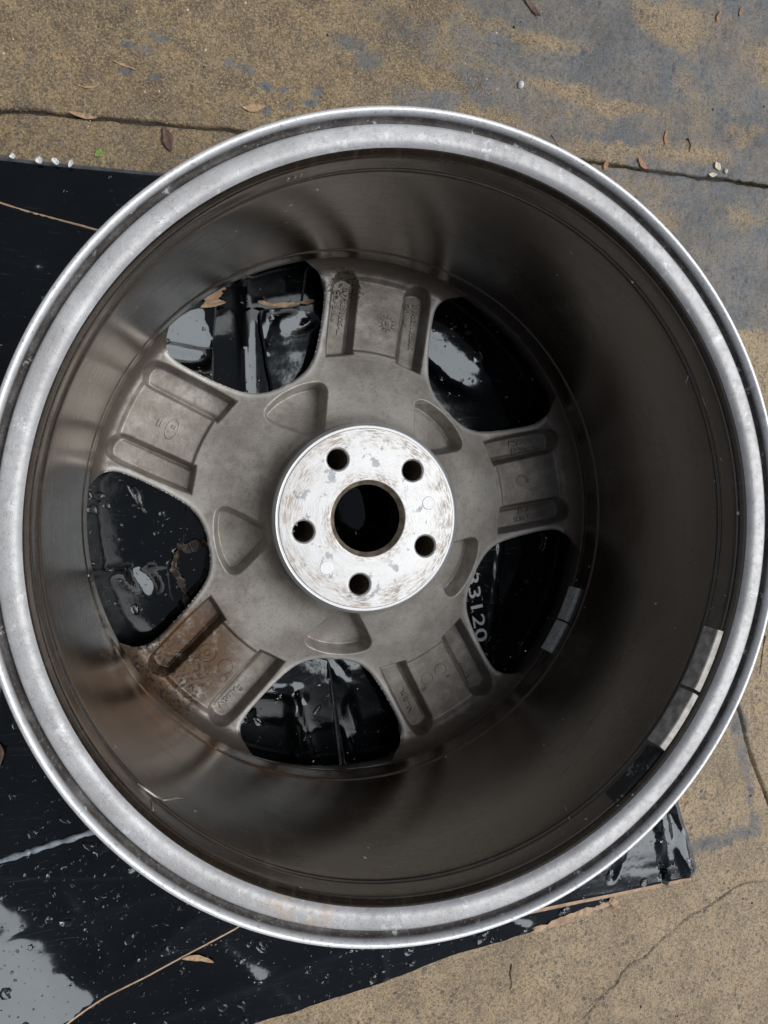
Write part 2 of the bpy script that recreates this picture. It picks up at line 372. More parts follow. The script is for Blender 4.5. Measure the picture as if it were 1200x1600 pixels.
def field_mesh(X, Y, S, Z, h, wall=None, bottom=None, wrap=False, flare=0.0, undercut=0.0):
    """heightfield on a curvilinear grid, cut along S(x,y)=0 with the border snapped to it;
    wall: depth (absolute z) the cut border is drawn down to.  Returns verts, faces, wallfaces, botfaces"""
    X = X.copy(); Y = Y.copy(); s = S(X, Y); e = 1e-5
    for it in range(3):
        near = np.abs(s) < h * .56 if it == 0 else snapped
        gx = (S(X[near] + e, Y[near]) - s[near]) / e; gy = (S(X[near], Y[near] + e) - s[near]) / e
        g2 = np.maximum(gx * gx + gy * gy, .25)
        X[near] -= s[near] * gx / g2; Y[near] -= s[near] * gy / g2
        if it == 0: snapped = near
        s[near] = S(X[near], Y[near])
    s[snapped] = 0
    ok = s >= 0
    nr, nc = X.shape
    z = Z(X, Y); idx = np.arange(nr * nc).reshape(nr, nc)
    jn = np.arange(nc) if wrap else np.arange(nc - 1)
    j2 = (jn + 1) % nc
    Q = np.stack([idx[:-1][:, jn], idx[:-1][:, j2], idx[1:][:, j2], idx[1:][:, jn]], 2).reshape(-1, 4)
    O = ok.ravel()[Q]; k = O.sum(1)
    faces = Q[k == 4].tolist() + [q[o].tolist() for q, o in zip(Q[k == 3], O[k == 3])]
    V = np.stack([X.ravel(), Y.ravel(), z.ravel()], 1)
    f0 = faces[0]; a, b, c = (V[f0[k]] for k in range(3))
    if np.cross(b - a, c - a)[2] < 0: faces = [f[::-1] for f in faces]
    sn = (np.abs(s.ravel()) < 1e-9)
    used = np.zeros(len(V), bool)
    for f in faces: used[f] = True
    remap = -np.ones(len(V), int); remap[used] = np.arange(used.sum())
    V2 = V[used]; sn = sn[used]
    faces = [[int(remap[k]) for k in f] for f in faces]
    wf = []; bf = []
    if bottom is not None: gx = (S(V2[:, 0] + e, V2[:, 1]) - S(V2[:, 0], V2[:, 1])) / e; gy = (S(V2[:, 0], V2[:, 1] + e) - S(V2[:, 0], V2[:, 1])) / e
    if wall is not None or bottom is not None:
        cnt = {}
        for f in faces:
            for a, b in zip(f, f[1:] + f[:1]):
                if (b, a) in cnt: del cnt[(b, a)]
                else: cnt[(a, b)] = 1
        bv = {}; extra = []
        ux = np.zeros(len(V2)); uy = np.zeros(len(V2))
        if undercut:
            q = np.where(sn)[0]; x, y = V2[q, 0], V2[q, 1]; d = undercut * (1 + 3.0 * sstep(np.hypot(x, y), .214, .222))
            ux[q] = d * (S(x + e, y) - S(x - e, y)) / (2 * e); uy[q] = d * (S(x, y + e) - S(x, y - e)) / (2 * e)
        n0 = len(V2)
        if bottom is not None:
            B = V2.copy(); B[:, 2] -= bottom
            B[sn, 0] -= flare * gx[sn]; B[sn, 1] -= flare * gy[sn]
            extra = list(B); bf = [[n0 + k for k in f[::-1]] for f in faces]
            for a, b in cnt: wf.append([b, a, n0 + a, n0 + b])
        else:
            for a, b in cnt:
                if not (sn[a] and sn[b]): continue
                for k in (a, b):
                    if k not in bv:
                        x, y = V2[k, 0] + ux[k], V2[k, 1] + uy[k]; bv[k] = n0 + len(extra)
                        extra.append((x, y, wall))
                wf.append([b, a, bv[a], bv[b]])
        if extra: V2 = np.vstack([V2, np.array(extra)])
    return V2, faces, wf, bf

def lathe(profile, seg=240, name='lathe'):
    P = np.array(profile, float); n = len(P); a = np.arange(seg) * 2 * np.pi / seg
    V = np.stack([np.outer(np.cos(a), P[:, 0]), np.outer(np.sin(a), P[:, 0]), np.tile(P[:, 1], (seg, 1))], 2).reshape(-1, 3)
    F = []
    for i in range(seg):
        j = (i + 1) % seg
        for k in range(n - 1): F.append([i * n + k, i * n + k + 1, j * n + k + 1, j * n + k])
    return mesh_of(V, F, name)

def tube(path, rad, seg=6):
    V = []; F = []; P = [Vector(p) for p in path]; n = len(P)
    for i, p in enumerate(P):
        t = (P[min(i + 1, n - 1)] - P[max(i - 1, 0)]).normalized()
        u = t.cross(Vector((0, 0, 1)));
        if u.length < 1e-4: u = Vector((1, 0, 0))
        u.normalize(); w = t.cross(u)
        r = rad[i] if isinstance(rad, (list, tuple)) else rad
        for k in range(seg):
            a = 2 * math.pi * k / seg; V.append(p + (u * math.cos(a) + w * math.sin(a)) * r)
    for i in range(n - 1):
        for k in range(seg):
            F.append([i * seg + k, i * seg + (k + 1) % seg, (i + 1) * seg + (k + 1) % seg, (i + 1) * seg + k])
    F.append(list(range(seg))[::-1]); F.append([(n - 1) * seg + k for k in range(seg)])
    return V, F

# ------------------------------------------------------------------ ground: two concrete slabs with an open joint
GZ = -0.0135
JX = np.array([-8, -.2972, -.2671, -.231, -.1666, -.1217, -.0958, .10, .2742, .3286, .3933, .4437, .4959, 8])
JY = np.array([.30, .3464, .3486, .3488, .3514, .3529, .3532, .361, .3670, .3643, .3644, .3641, .3631, .42])
CRACK = np.array([(.62, -.41), (.5136, -.4381), (.4999, -.4406), (.4684, -.4412), (.455, -.4500), (.4422, -.4576), (.4119, -.4625), (.3823, -.4799), (.3491, -.5), (.3246, -.5102), (.31, -.527), (.2927, -.5406), (.27, -.56)])
JOINT2 = np.array([(.40, -.10), (.455, -.2149), (.4686, -.2346), (.4811, -.2769), (.4924, -.3044), (.5019, -.3244), (.5114, -.3445), (.56, -.45), (.62, -.60)])
def jy(x): return np.interp(x, JX, JY) + .0040 * fbm(x, x * 0, 40, 3)
def g_attrs(x, y):
    n = fbm(x, y, 7, 11) ; n2 = fbm(x * .6, y * 1.6, 14, 5)
    up = y > np.interp(x, JX, JY)
    grey = sstep(x + .25 * (y - .4) + .22 * n, .0, .12) * sstep(y + .1 * n2, .15, .26) * (0.80 + 1.1 * n2)
    wx = x + .030 * fbm(x, y, 16, 51) + .014 * fbm(x, y, 70, 52); wy = y + .022 * fbm(x, y, 18, 61) + .012 * fbm(x, y, 75, 62)
    def el(cx, cy, rx, ry): return np.clip(1.25 - np.hypot((wx - cx) / rx, (wy - cy) / ry), 0, 1)
    for a in [(.20, .455, .13, .03), (.33, .41, .10, .045), (.27, .37, .13, .03), (.42, .48, .10, .05), (.015, .447, .030, .013), (.035, .43, .02, .02), (.10, .40, .06, .03), (.29, .338, .05, .016), (.385, .275, .03, .015), (.46, .27, .03, .05)]:
        grey = np.maximum(grey, .85 * el(*a) + .35 * n2)
    for a in [(.095, .50, .07, .03), (.21, .485, .07, .012), (.24, .44, .04, .010), (.30, .385, .06, .008), (.275, .372, .05, .010), (.36, .52, .05, .03), (.09, .425, .03, .012), (.46, .42, .03, .012), (.30, .43, .05, .008), (.40, .39, .05, .010), (.46, .33, .05, .02), (.35, .31, .04, .02), (.50, .50, .03, .03), (.15, .395, .04, .01)]:
        grey = grey - .62 * el(*a)
    for (cx, cy) in [(-.1878, .4142), (-.1758, .4132), (-.167, .4257), (-.1896, .3878), (-.1651, .3896), (-.0897, .4088), (-.078, .3988), (-.0482, .3853), (-.0269, .4012), (-.0704, .3736), (-.10, .412), (-.06, .40), (-.03, .39)]:
        grey = np.maximum(grey, .9 * el(cx, cy, .006 + .004 * abs(math.sin(cx * 900)), .005))
    grey = grey * np.where(y < .2, .0, 1)
    band = seg_dist(x, y, [(.405, -.389), (.4496, -.3835), (.4941, -.3803), (.4859, -.3339), (.4737, -.2649), (.46, -.20)])
    grey = np.maximum(grey, .72 * sstep(band + .022 * n2 + .012 * fbm(x, y, 60, 3), .017, .001))
    dj = np.abs(y - np.interp(x, JX, JY))
    dark = .8 * sstep(dj + .006 * n2, .0045, .001) * (.6 + n2) + .45 * sstep(dj + .03 * n, .022, .002) * (x < .05) * np.clip(.5 + 2.5 * n2, 0, 1.5)
    dark = dark + .5 * sstep(seg_dist(x, y, [(.0422, .52), (.0448, .4462), (.0468, .36)]), .0022, .0006) * sstep(n2, -.15, .1)
    dark = dark + 1.2 * sstep(np.hypot(x - .4449, y - .3675), .008, .003)
    dc = seg_dist(x + .010 * fbm(x, y, 45, 77) + .003 * fbm(x, y, 200, 79), y + .010 * fbm(x, y, 45, 78) + .003 * fbm(x, y, 200, 80), CRACK) + .0014 * fbm(x, y, 300, 8)
    dark = dark + 1.0 * sstep(dc, .0013, .0003) + .35 * sstep(dc, .005, .001)
    d2 = seg_dist(x, y, JOINT2) + .003 * fbm(x, y, 120, 2)
    dark = dark + 1.0 * sstep(d2, .0022, .0006)
    for (cx, cy, r) in [(-.2564, .3752, .012), (.2738, .3748, .010), (.15, .50, .006), (-.28, .36, .016)]:
        dark = dark + .55 * np.clip(1.4 - np.hypot(x - cx, y - cy) / r + 2 * n2, 0, 1)
    tan = sstep(y + .12 * n, .33, .10) + .55 * sstep(x + .12 * n, .10, .24)
    return np.clip(grey, 0, 1.2), np.clip(dark, 0, 1.3), np.clip(tan, 0, 1)
def g_height(x, y):
    h = .0012 * fbm(x, y, 12, 21) + .0011 * fbm(x, y, 75, 4) + .0009 * fbm(x, y, 240, 6, 2)
    pits = sstep(fbm(x, y, 110, 31), .17, .26); h = h - .0012 * pits
    dc = seg_dist(x + .010 * fbm(x, y, 45, 77) + .003 * fbm(x, y, 200, 79), y + .010 * fbm(x, y, 45, 78) + .003 * fbm(x, y, 200, 80), CRACK) + .0014 * fbm(x, y, 300, 8); h = h - .0022 * sstep(dc, .0015, .0002)
    d2 = seg_dist(x, y, JOINT2) + .003 * fbm(x, y, 120, 2); h = h - .005 * sstep(d2, .0026, .0006)
    return GZ + h
def slab(sign):
    xs = np.concatenate([[-8, -3, -1.2, -.7, -.45], np.arange(-.34, .24, .0026), np.arange(.24, .56, .0014), [.6, .7, 1.2, 3, 8]])
    if sign > 0: ts = np.concatenate([[0, .0004, .0009, .0016, .0028], np.arange(.0045, .22, .0026), [.26, .4, .8, 2, 8]])
    else: ts = np.concatenate([[0, .0004, .0009, .0016, .0028], np.arange(.0045, .62, .0026), np.arange(.62, 1.02, .0016), [1.1, 1.4, 2.2, 8]])
    X, T = np.meshgrid(xs, ts)
    edge = jy(X) + sign * (.0002 + .0040 * np.clip(fbm(X, X * 0 + sign, 55, 9) + .10, 0, 1))
    Y = edge + sign * T
    Z = g_height(X, Y) - .010 * np.clip(1 - T / .0016, 0, 1) ** 2 - .0012 * np.clip(1 - T / .006, 0, 1) * (1 + 2 * fbm(X, Y, 150, 12))
    nr, nc = X.shape; V = np.stack([X.ravel(), Y.ravel(), Z.ravel()], 1)
    i, j = np.meshgrid(np.arange(nr - 1), np.arange(nc - 1), indexing='ij'); a = (i * nc + j).ravel()
    F = np.stack([a, a + 1, a + nc + 1, a + nc], 1)
    if sign < 0: F = F[:, ::-1]
    me = bpy.data.meshes.new('slab'); me.vertices.add(len(V)); me.vertices.foreach_set('co', V.ravel())
    me.loops.add(F.size); me.loops.foreach_set('vertex_index', F.ravel().astype(np.int32))
    me.polygons.add(len(F)); me.polygons.foreach_set('loop_start', np.arange(0, F.size, 4, dtype=np.int32)); me.update(calc_edges=True)
    for nm, val in zip(('grey', 'dark', 'tan'), g_attrs(V[:, 0], V[:, 1])):
        at = me.attributes.new(nm, 'FLOAT', 'POINT'); at.data.foreach_set('value', val.astype(np.float32))
    return me
ground = empty('concrete_ground', (0, 0, 0)); tag(ground, kind='structure')
link('slab', slab(1), M['conc'], ground)
link('slab', slab(-1), M['conc'], ground)
sj = np.arange(-.36, .58, .004)
V = []; F = []
for k, x in enumerate(sj):
    y = float(jy(np.array([x]))[0])
    for q, d in enumerate((-.006, -.002, .002, .006)):
        V.append((x, y + d, GZ - .0052 + .0022 * float(fbm(np.array([x]), np.array([d]), 180, q)[()] if np.ndim(fbm(x, d, 180, q)) == 0 else fbm(np.array([x]), np.array([d]), 180, q)[0])))
for k in range(len(sj) - 1):
    for q in range(3): F.append([k * 4 + q, (k + 1) * 4 + q, (k + 1) * 4 + q + 1, k * 4 + q + 1])
link('joint_soil', mesh_of(V, F), M['soil'], ground)

# ------------------------------------------------------------------ black coated cardboard sheets
def half_slope(x, y, extra=(0, 0)):
    """slope of a facet that mirrors the bright part of the sky toward where the camera stands"""
    v = (CAM - Vector((x, y, 0))).normalized(); n = (v + SUN).normalized(); return (-n.x / n.z + extra[0], -n.y / n.z + extra[1])
SHEETS = {}
def sheet(name, label, poly, z0, seed, creases=(), facets=(), amp=.0012, th=.0026, res=.004, rag=.0, edge='kraft', flare=.0016, curl=None):
    P = np.array(poly, float)
    if rag:
        Q = []
        for a, b in zip(P, np.roll(P, -1, 0)):
            n = max(2, int(np.hypot(*(b - a)) / .008))
            for t in np.arange(n) / n: Q.append(a + (b - a) * t)
        Q = np.array(Q); nn = np.stack([fbm(Q[:, 0], Q[:, 1], 70, seed), fbm(Q[:, 0], Q[:, 1], 70, seed + 5)], 1); P = Q + rag * nn
    def Z(x, y):
        z = z0 + amp * 1.3 * fbm(x, y, 6, seed) + amp * .5 * fbm(x + 2 * y, y - .3 * x, 20, seed + 3) + amp * .25 * fbm(x * .4, y * 2.2, 42, seed + 6)
        if curl is not None:
            (cx, cy, dx_, dy_, sl, wd) = curl; tt = np.clip((x - cx) * dx_ + (y - cy) * dy_ + .012 * fbm(x, y, 25, 3), 0, None); z = z + sl * np.where(tt < wd, tt * tt / (2 * wd), tt - wd / 2)
        for (p0, p1, hgt, wid) in creases:
            d = seg_dist(x, y, [p0, p1]); z = z + hgt * np.exp(-(d / wid) ** 1.4)
        for (fx, fy, rx, ry, rot, k, ex) in facets:
            c, s = math.cos(R(rot)), math.sin(R(rot)); dx = x - fx; dy = y - fy
            q = np.hypot((dx * c + dy * s) / rx, (-dx * s + dy * c) / ry); q = q + (.45 * fbm(x, y, 38, seed + 9, 3) + .16 * fbm(x * 2.5, y * .8, 110, seed + 4, 3)) * sstep(q, .3, .9); w = 1 - sstep(q, .60, 1.12)
            gx, gy = half_slope(fx, fy, ex)
            z = z + k * w * (gx * dx + gy * dy)
        return z
    x0, y0 = P.min(0); x1, y1 = P.max(0)
    X, Y = np.meshgrid(np.arange(x0 - res, x1 + 2 * res, res), np.arange(y0 - res, y1 + 2 * res, res))
    V, F, Wf, Bf = field_mesh(X, Y, lambda a, b: poly_sdf(a, b, P), Z, res, bottom=th, flare=flare)
    me = mesh_of(V, F + Bf + Wf); me.materials.append(M['board']); me.materials.append(M[edge])
    mi = np.zeros(len(me.polygons), np.int32); mi[len(F):] = 1
    if edge == 'kraft':
        me.materials.append(M['board_edge']); nn = np.array([q.normal[:] for q in me.polygons]); side = np.arange(len(mi)) >= len(F) + len(Bf); mi[side & (nn[:, 1] > -.35)] = 2
    me.polygons.foreach_set('material_index', mi)
    o = link(name, me, []); sharp(me, 50); tag(o, label, 'cardboard sheet', 'black cardboard sheets under the wheel')
    SHEETS[label] = (P, Z); return o

sheet('cardboard_sheet', 'shadowed black sheet along the bottom left below the tan-edged sheet, torn fringe at its end',
      [(-.45, -.30), (-.15, -.2), (.05, -.2), (.2, -.3), (.3023, -.4297), (.2249, -.4453), (.1606, -.455), (.1228, -.4572), (.0406, -.4734), (-.0743, -.4875), (-.2403, -.515), (-.45, -.56)],
      -.0102, 1, creases=[((.035, -.40), (.042, -.47), .0022, .002), ((-.20, -.47), (.0, -.43), .0024, .008), ((-.12, -.41), (-.05, -.485), .0022, .009), ((.10, -.40), (.20, -.445), .0022, .008), ((.16, -.42), (.30, -.425), .0020, .008)], rag=.0022, edge='board_edge', res=.004)
sheet('cardboard_sheet', 'black sheet at the top left edge with white flakes along its border',
      [(-.45, .3035), (-.2962, .303), (-.2461, .3027), (-.1669, .3035), (-.05, .300), (.02, .24), (.04, .14), (.02, .05), (-.15, .0), (-.45, .06)],
      -.0104, 2, amp=.0010, creases=[((-.096, .25), (-.092, .10), .003, .003)], rag=.0008, edge='board_edge', flare=.004)
sheet('cardboard_sheet', 'black sheet corner sticking out bright and wet at the lower right of the rim',
      [(.12, -.4255), (.2194, -.4222), (.3922, -.4167), (.4048, -.4105), (.396, -.38), (.3782, -.3289), (.36, -.22), (.2, -.2), (.13, -.3)],
      -.0062, 3, amp=.0006, facets=[(.362, -.385, .0045, .050, 8, -1.0, (0, 0)), (.306, -.385, .0050, .022, -20, -1.0, (0, 0)), (.385, -.372, .008, .050, 16, .8, (.12, 0))], res=.0026, flare=.0055)
sheet('cardboard_sheet', 'large black sheet under the right half of the wheel with white digits',
      [(-.035, .23), (.05, .25), (.15, .235), (.235, .13), (.255, 0), (.245, -.12), (.2, -.2), (.1, -.25), (.0015, -.2457), (-.0142, -.144), (-.04, -.11), (-.155, -.115), (-.175, -.02), (-.155, .05), (-.055, .08)],
      -.0060, 4, amp=.0016, creases=[((.165, -.03), (.15, -.15), .0012, .0016), ((.10, -.035), (.24, -.02), .0014, .002), ((.15, -.165), (.19, -.15), .002, .004)],
      facets=[(.112, .158, .055, .030, -42, 1.0, (.194, -.019)), (.0062, -.212, .0090, .036, 4, .95, (0, 0)), (-.005, -.1535, .006, .011, 30, .9, (0, 0)), (-.01, 0, .05, .05, 0, -1.3, (0, 0))], res=.003, edge='board_edge')
sheet('cardboard_sheet', 'wet black sheet at the lower left with a tan cut edge and many drops',
      [(-.45, -.27), (-.2749, -.262), (-.19, -.24), (-.15, -.16), (-.05, -.13), (-.0155, -.142), (-.004, -.25), (-.02, -.33), (-.104, -.3905), (-.1851, -.4218), (-.2668, -.4503), (-.45, -.512)],
      -.0068, 5, amp=.0012, creases=[((-.05, -.19), (-.045, -.25), .004, .003), ((-.09, -.165), (-.05, -.172), .003, .003), ((-.05, -.172), (-.028, -.25), .003, .004), ((-.34, -.305), (-.2, -.325), .0028, .004), ((-.30, -.36), (-.16, -.345), .0022, .007), ((-.20, -.41), (-.12, -.36), .0022, .009), ((-.26, -.33), (-.22, -.40), .0018, .009)],
      facets=[(-.088, -.163, .016, .005, 15, 1.0, (0, 0)), (-.047, -.176, .006, .013, 70, .9, (0, 0)), (-.099, -.192, .013, .005, 25, .9, (0, 0))], res=.003, rag=.0005, curl=(-.243, -.392, -.80, -.60, .50, .035), flare=.003)
sheet('cardboard_sheet', 'large black sheet at the left with a thin pale cut edge above',
      [(-.45, .305), (-.2968, .2641), (-.221, .2483), (-.121, .2260), (-.1205, .1891), (-.1238, .1253), (-.135, .06), (-.1474, .0087), (-.1505, -.0262), (-.1646, -.0433), (-.1621, -.0725), (-.151, -.0906), (-.145, -.15), (-.19, -.272), (-.2328, -.2816), (-.2749, -.2903), (-.3057, -.2974), (-.45, -.335)],
      -.0034, 6, amp=.0012, creases=[((-.25, -.052), (-.165, -.043), .0022, .0022), ((-.175, .152), (-.125, .147), .0018, .003), ((-.16, .135), (-.125, .128), .003, .004), ((-.42, .10), (-.24, .17), .0030, .006), ((-.42, .04), (-.26, .03), .0028, .005), ((-.42, .205), (-.27, .215), .0022, .004), ((-.42, -.10), (-.28, -.07), .0026, .005), ((-.42, -.17), (-.27, -.20), .0030, .004), ((-.33, -.30), (-.30, -.10), .0022, .004)],
      facets=[(-.148, .158, .034, .030, 30, .95, (0, 0)), (-.185, -.057, .019, .0085, -42, 1.0, (0, 0)), (-.158, -.036, .004, .008, 20, .9, (0, 0))], res=.003, rag=.0012, edge='board_edge')
sheet('cardboard_sheet', 'small torn black flap showing in the window left of the top spoke',
      [(-.0799, .1874), (-.05, .191), (-.0228, .1979), (.02, .20), (.03, .09), (-.04, .06), (-.06, .08), (-.0684, .1153)],
      -.0010, 7, amp=.0022, facets=[(-.076, .166, .0045, .026, -10, .95, (0, 0)), (-.048, .178, .022, .010, 10, .7, (0, 0))], res=.0022, rag=.003, edge='board_edge')

# torn brown liner strips, seen through the left window and the upper left window
def strip(path, w0, label, z0, seed, mat='kraft', name='torn_cardboard'):
    P = catmull(path, 14, False); V = []; F = []; n = len(P)
    for i, q in enumerate(P):
        t = P[min(i + 1, n - 1)] - P[max(i - 1, 0)]; t = t / np.hypot(*t); nx, ny = -t[1], t[0]
        w = w0 * (.25 + 1.1 * abs(float(vnoise(i * .37, seed, 1, seed))) + .28 * random.random()) * min(1, (i + 1) / 3, (n - i) / 3)
        for s in (-1, -.3, .4, 1):
            V.append((q[0] + nx * w * s, q[1] + ny * w * s, z0 + .0018 * float(vnoise(i * .5, s * 3, 1, seed + 2))))
    m = len(V)
    for v in V[:m]: V.append((v[0], v[1], v[2] - .0009))
    for i in range(n - 1):
        for k in range(3):
            a = i * 4 + k; F.append([a, a + 1, a + 5, a + 4]); F.append([m + a + 4, m + a + 5, m + a + 1, m + a])
        a = i * 4; F.append([a + 4, m + a + 4, m + a, a]); F.append([a + 3, m + a + 3, m + a + 7, a + 7])
    F.append([0, 1, m + 1, m]); F.append([1, 2, m + 2, m + 1]); F.append([2, 3, m + 3, m + 2])
    me = mesh_of(V, F); bm = bmesh.new(); bm.from_mesh(me); bmesh.ops.recalc_face_normals(bm, faces=bm.faces); bm.to_mesh(me); bm.free()
    o = link(name, me, M[mat], smooth=False); tag(o, label, 'torn cardboard'); return o
strip([(-.1505, -.024), (-.158, -.045), (-.152, -.06), (-.148, -.075), (-.146, -.097)], .0030, 'ragged brown torn cardboard edge in the left window', -.0005, 3, 'wet_shaded_kraft')
strip([(-.15, -.032), (-.135, -.026), (-.12, -.024), (-.105, -.020)], .004, 'brown torn cardboard strip running toward the hub in the left window', -.0025, 5, 'wet_shaded_kraft')
strip([(-.123, .215), (-.124, .20), (-.1215, .188)], .010, 'tan bare cardboard corner at the top of the upper left window', -.0002, 9)
strip([(-.082, .1945), (-.062, .1925), (-.03, .1985)], .0016, 'thin curled tan edge above the torn flap in the upper left window', .0022, 4)
strip([(.205, -.4475), (.24, -.4425), (.27, -.437), (.30, -.431)], .0036, 'ragged tan fringe torn along the bottom sheet end', -.0105, 7)
strip([(.298, -.4265), (.305, -.433), (.307, -.440)], .0040, 'small curled brown scrap beside the torn fringe', -.0085, 8)

ce = [(-.45, .3048), (-.2968, .2639), (-.258, .2552), (-.221, .2481), (-.121, .2258)]
Vt, Ft = tube([(a, b + .0012, -.0042 + .0004 * math.sin(k * 2.1)) for k, (a, b) in enumerate(catmull(ce, 12, False))], .0011, 6)
o = link('cut_edge', mesh_of(Vt, Ft), M['kraft'], None); o.parent = [q for q in bpy.data.objects if q.get('label', '').startswith('large black sheet at the left')][0]
# rolled fold, its sky reflection painted in as pale grey, along the lower border of the left sheet
fp = catmull([(-.45, -.329), (-.3057, -.2965), (-.2749, -.2895), (-.2328, -.2808), (-.19, -.271)], 10, False)
Vt, Ft = tube([(a, b, -.0026 + .0006 * math.sin(k)) for k, (a, b) in enumerate(fp)], [.0026 + .0007 * math.sin(k * 1.7) for k in range(len(fp))], 8)
o = link('folded_edge', mesh_of(Vt, Ft), simple('sheen_grey_fold', (.20, .225, .245), .3, 0, .35, 120), None)
o.parent = [q for q in bpy.data.objects if q.get('label', '').startswith('large black sheet at the left')][0]

# ------------------------------------------------------------------ the wheel
wheel = empty('alloy_wheel')
for mm in (M['cast'],):
    for nd in mm.node_tree.nodes:
        if nd.type == 'TEX_COORD': nd.object = wheel; tag(wheel, 'five-spoke alloy wheel lying face down, seen into its grimy back', 'wheel')
SPOKE0 = 82.1
# --- rim lip (flange, groove, machined flat), barrel, outside skin
lipc = [(.2572, .2405), (.2584, .2432), (.2588, .2462), (.2588, .2500), (.2585, .2517), (.2578, .2527), (.2568, .2531), (.2558, .2529), (.2551, .2522), (.2547, .2506), (.2543, .2480), (.2536, .2456), (.2524, .2443), (.2511, .2442), (.2503, .2452), (.2499, .2468), (.2495, .2480), (.2488, .2487), (.2476, .2489), (.2450, .2489), (.2425, .2488), (.2408, .2485), (.2396, .2480), (.2386, .2473), (.2376, .2463), (.2368, .2450)]
link('rim_lip', lathe(lipc, 360), M['lip'], wheel)
def prof(pts): return [tuple(q) for q in catmull(pts, 6, False)]
barc = prof([(.2368, .2450), (.2361, .2438), (.2354, .2422), (.2347, .2405), (.2344, .2395), (.2340, .2388), (.2337, .2380), (.2334, .2350), (.2332, .2290), (.2330, .2245), (.2318, .2225), (.2313, .2190), (.2306, .2050), (.2296, .1800), (.2286, .1500), (.2277, .1200), (.2269, .0950), (.2263, .0780), (.2262, .0755), (.2254, .0738), (.2251, .0700), (.2250, .0620), (.2249, .0570), (.2246, .0555), (.2252, .0520), (.2268, .0495), (.2282, .0470), (.2292, .0440), (.2310, .0380), (.2370, .0200), (.2400, .0060)])
link('barrel', lathe(barc, 360), M['barrel'], wheel)
outc = [(.2400, .0060), (.2420, .0030), (.2500, .0005), (.2560, .0000), (.2585, .0020), (.2588, .0060), (.2560, .0110), (.2480, .0125), (.2440, .0150), (.2420, .0450), (.2400, .0520), (.2340, .0600), (.2330, .0800), (.2345, .0850), (.2350, .1500), (.2400, .1900), (.2410, .2250), (.2440, .2330), (.2500, .2370), (.2560, .2390), (.2572, .2405)]
me = lathe(prof(outc), 180); link('rim_outside', me, M['outer'], wheel)

# --- centre disc and spokes as cut heightfields
half = [(.1070, .0776), (.1090, .0735), (.1135, .0685), (.1190, .0632), (.1270, .0582), (.1370, .0548), (.1500, .0530), (.1650, .0522), (.1800, .0520), (.1950, .0528), (.2025, .0545), (.2078, .0576), (.2112, .0622), (.2130, .0685)]
c36, s36 = math.cos(R(36)), math.sin(R(36))
hw = [(u * c36 + v * s36, -u * s36 + v * c36) for u, v in half]              # window frame: axis = 36 deg
arc = [(.2270 * math.cos(a), .2270 * math.sin(a)) for a in np.linspace(math.atan2(hw[-1][1], hw[-1][0]) + .03, -.008, 15)][:-1]
lower = hw[1:] + arc
poly = [hw[0]] + lower + [(u, -v) for u, v in reversed(lower)]
WIN = catmull(poly, 5)
def win_sdf_local(u, v):            # spoke frame; windows at +36 and -36 by symmetry. positive = metal
    a = np.abs(v); x = u * c36 + a * s36; y = -u * s36 + a * c36
    return -poly_sdf(x, y, WIN)
POCK = catmull([(.0805, 0), (.0822, -.0065), (.0930, -.0160), (.1060, -.0258), (.1120, -.0292), (.1172, -.0285), (.1208, -.0238), (.1240, -.0120), (.1248, 0), (.1240, .0120), (.1208, .0238), (.1172, .0285), (.1120, .0292), (.1060, .0258), (.0930, .0160), (.0822, .0065)], 5)
CH = catmull([(.1385, .0425), (.1392, .0445), (.1500, .0452), (.1650, .0458), (.1850, .0462), (.2020, .0462), (.2110, .0445), (.2150, .0395), (.2158, .0330), (.2130, .0255), (.2080, .0228), (.1900, .0222), (.1650, .0216), (.1470, .0212), (.1440, .0225)], 6)
def hbase(r):
    z = np.interp(r, [.0806, .084, .088, .094, .105, .12, .132, .145, .16, .19, .212, .23], [.0600, .0570, .0545, .0515, .0470, .0420, .0376, .0335, .0318, .0308, .0306, .0306])
    z = z + .005 * np.clip((.0905 - r) / .0105, 0, 1) ** 2.2
    return z + np.where(r > .2135, .021 * (1 - np.sqrt(np.clip(1 - ((np.minimum(r, .2272) - .2135) / .0140) ** 2, 0, 1))), 0)
def soft_pit(s, w):                 # s>0 inside: rounded shoulder, sloped wall, rounded foot
    return sstep(s, -.0012, w)
def fillet(d, Rf):
    q = np.clip(Rf - d, 0, Rf); return -(Rf - np.sqrt(np.maximum(Rf * Rf - q * q, 0)))
def Zspoke(u, v):
    r = np.hypot(u, v); z = hbase(r)
    # smooth the base around its knots
    for dr in (-.004, .004): z = z + hbase(r + dr * (r < .2)) ; 
    z = z / 3
    pan = sstep(r, .1478, .1502) * sstep(.0246 - np.abs(v), -.004, .003)
    z = z - .0038 * pan * (1 - sstep(r, .2125, .2165))
    ch = poly_sdf(u, np.abs(v), CH)
    z = z - .0165 * soft_pit(ch, .0034)
    # rounded rib beside the window
    z = z + fillet(win_sdf_local(u, v), .0032) * (1 - .85 * sstep(r, .215, .2225))
    z = z + .00025 * fbm(u, v, 60, 2)
    return z
def Zdisc(x, y):                    # wheel frame
    th = np.degrees(np.arctan2(y, x)); r = np.hypot(x, y)
    k = np.radians(((th - SPOKE0 + 36) % 72) - 36); u = r * np.cos(k); v = r * np.sin(k)
    z = hbase(r)
    for dr in (-.004, .004): z = z + hbase(np.maximum(r + dr, .0806))
    z = z / 3
    a = np.radians(36); vv = np.abs(v); pu = u * np.cos(a) + vv * np.sin(a); pv = -u * np.sin(a) + vv * np.cos(a)
    pk = poly_sdf(pu, pv, POCK)
    z = z - .0230 * soft_pit(pk, .0042) 
    z = z + fillet(win_sdf_local(u, v), .0032)
    z = z + .00025 * fbm(x, y, 60, 4)
    return z
RS = .1402
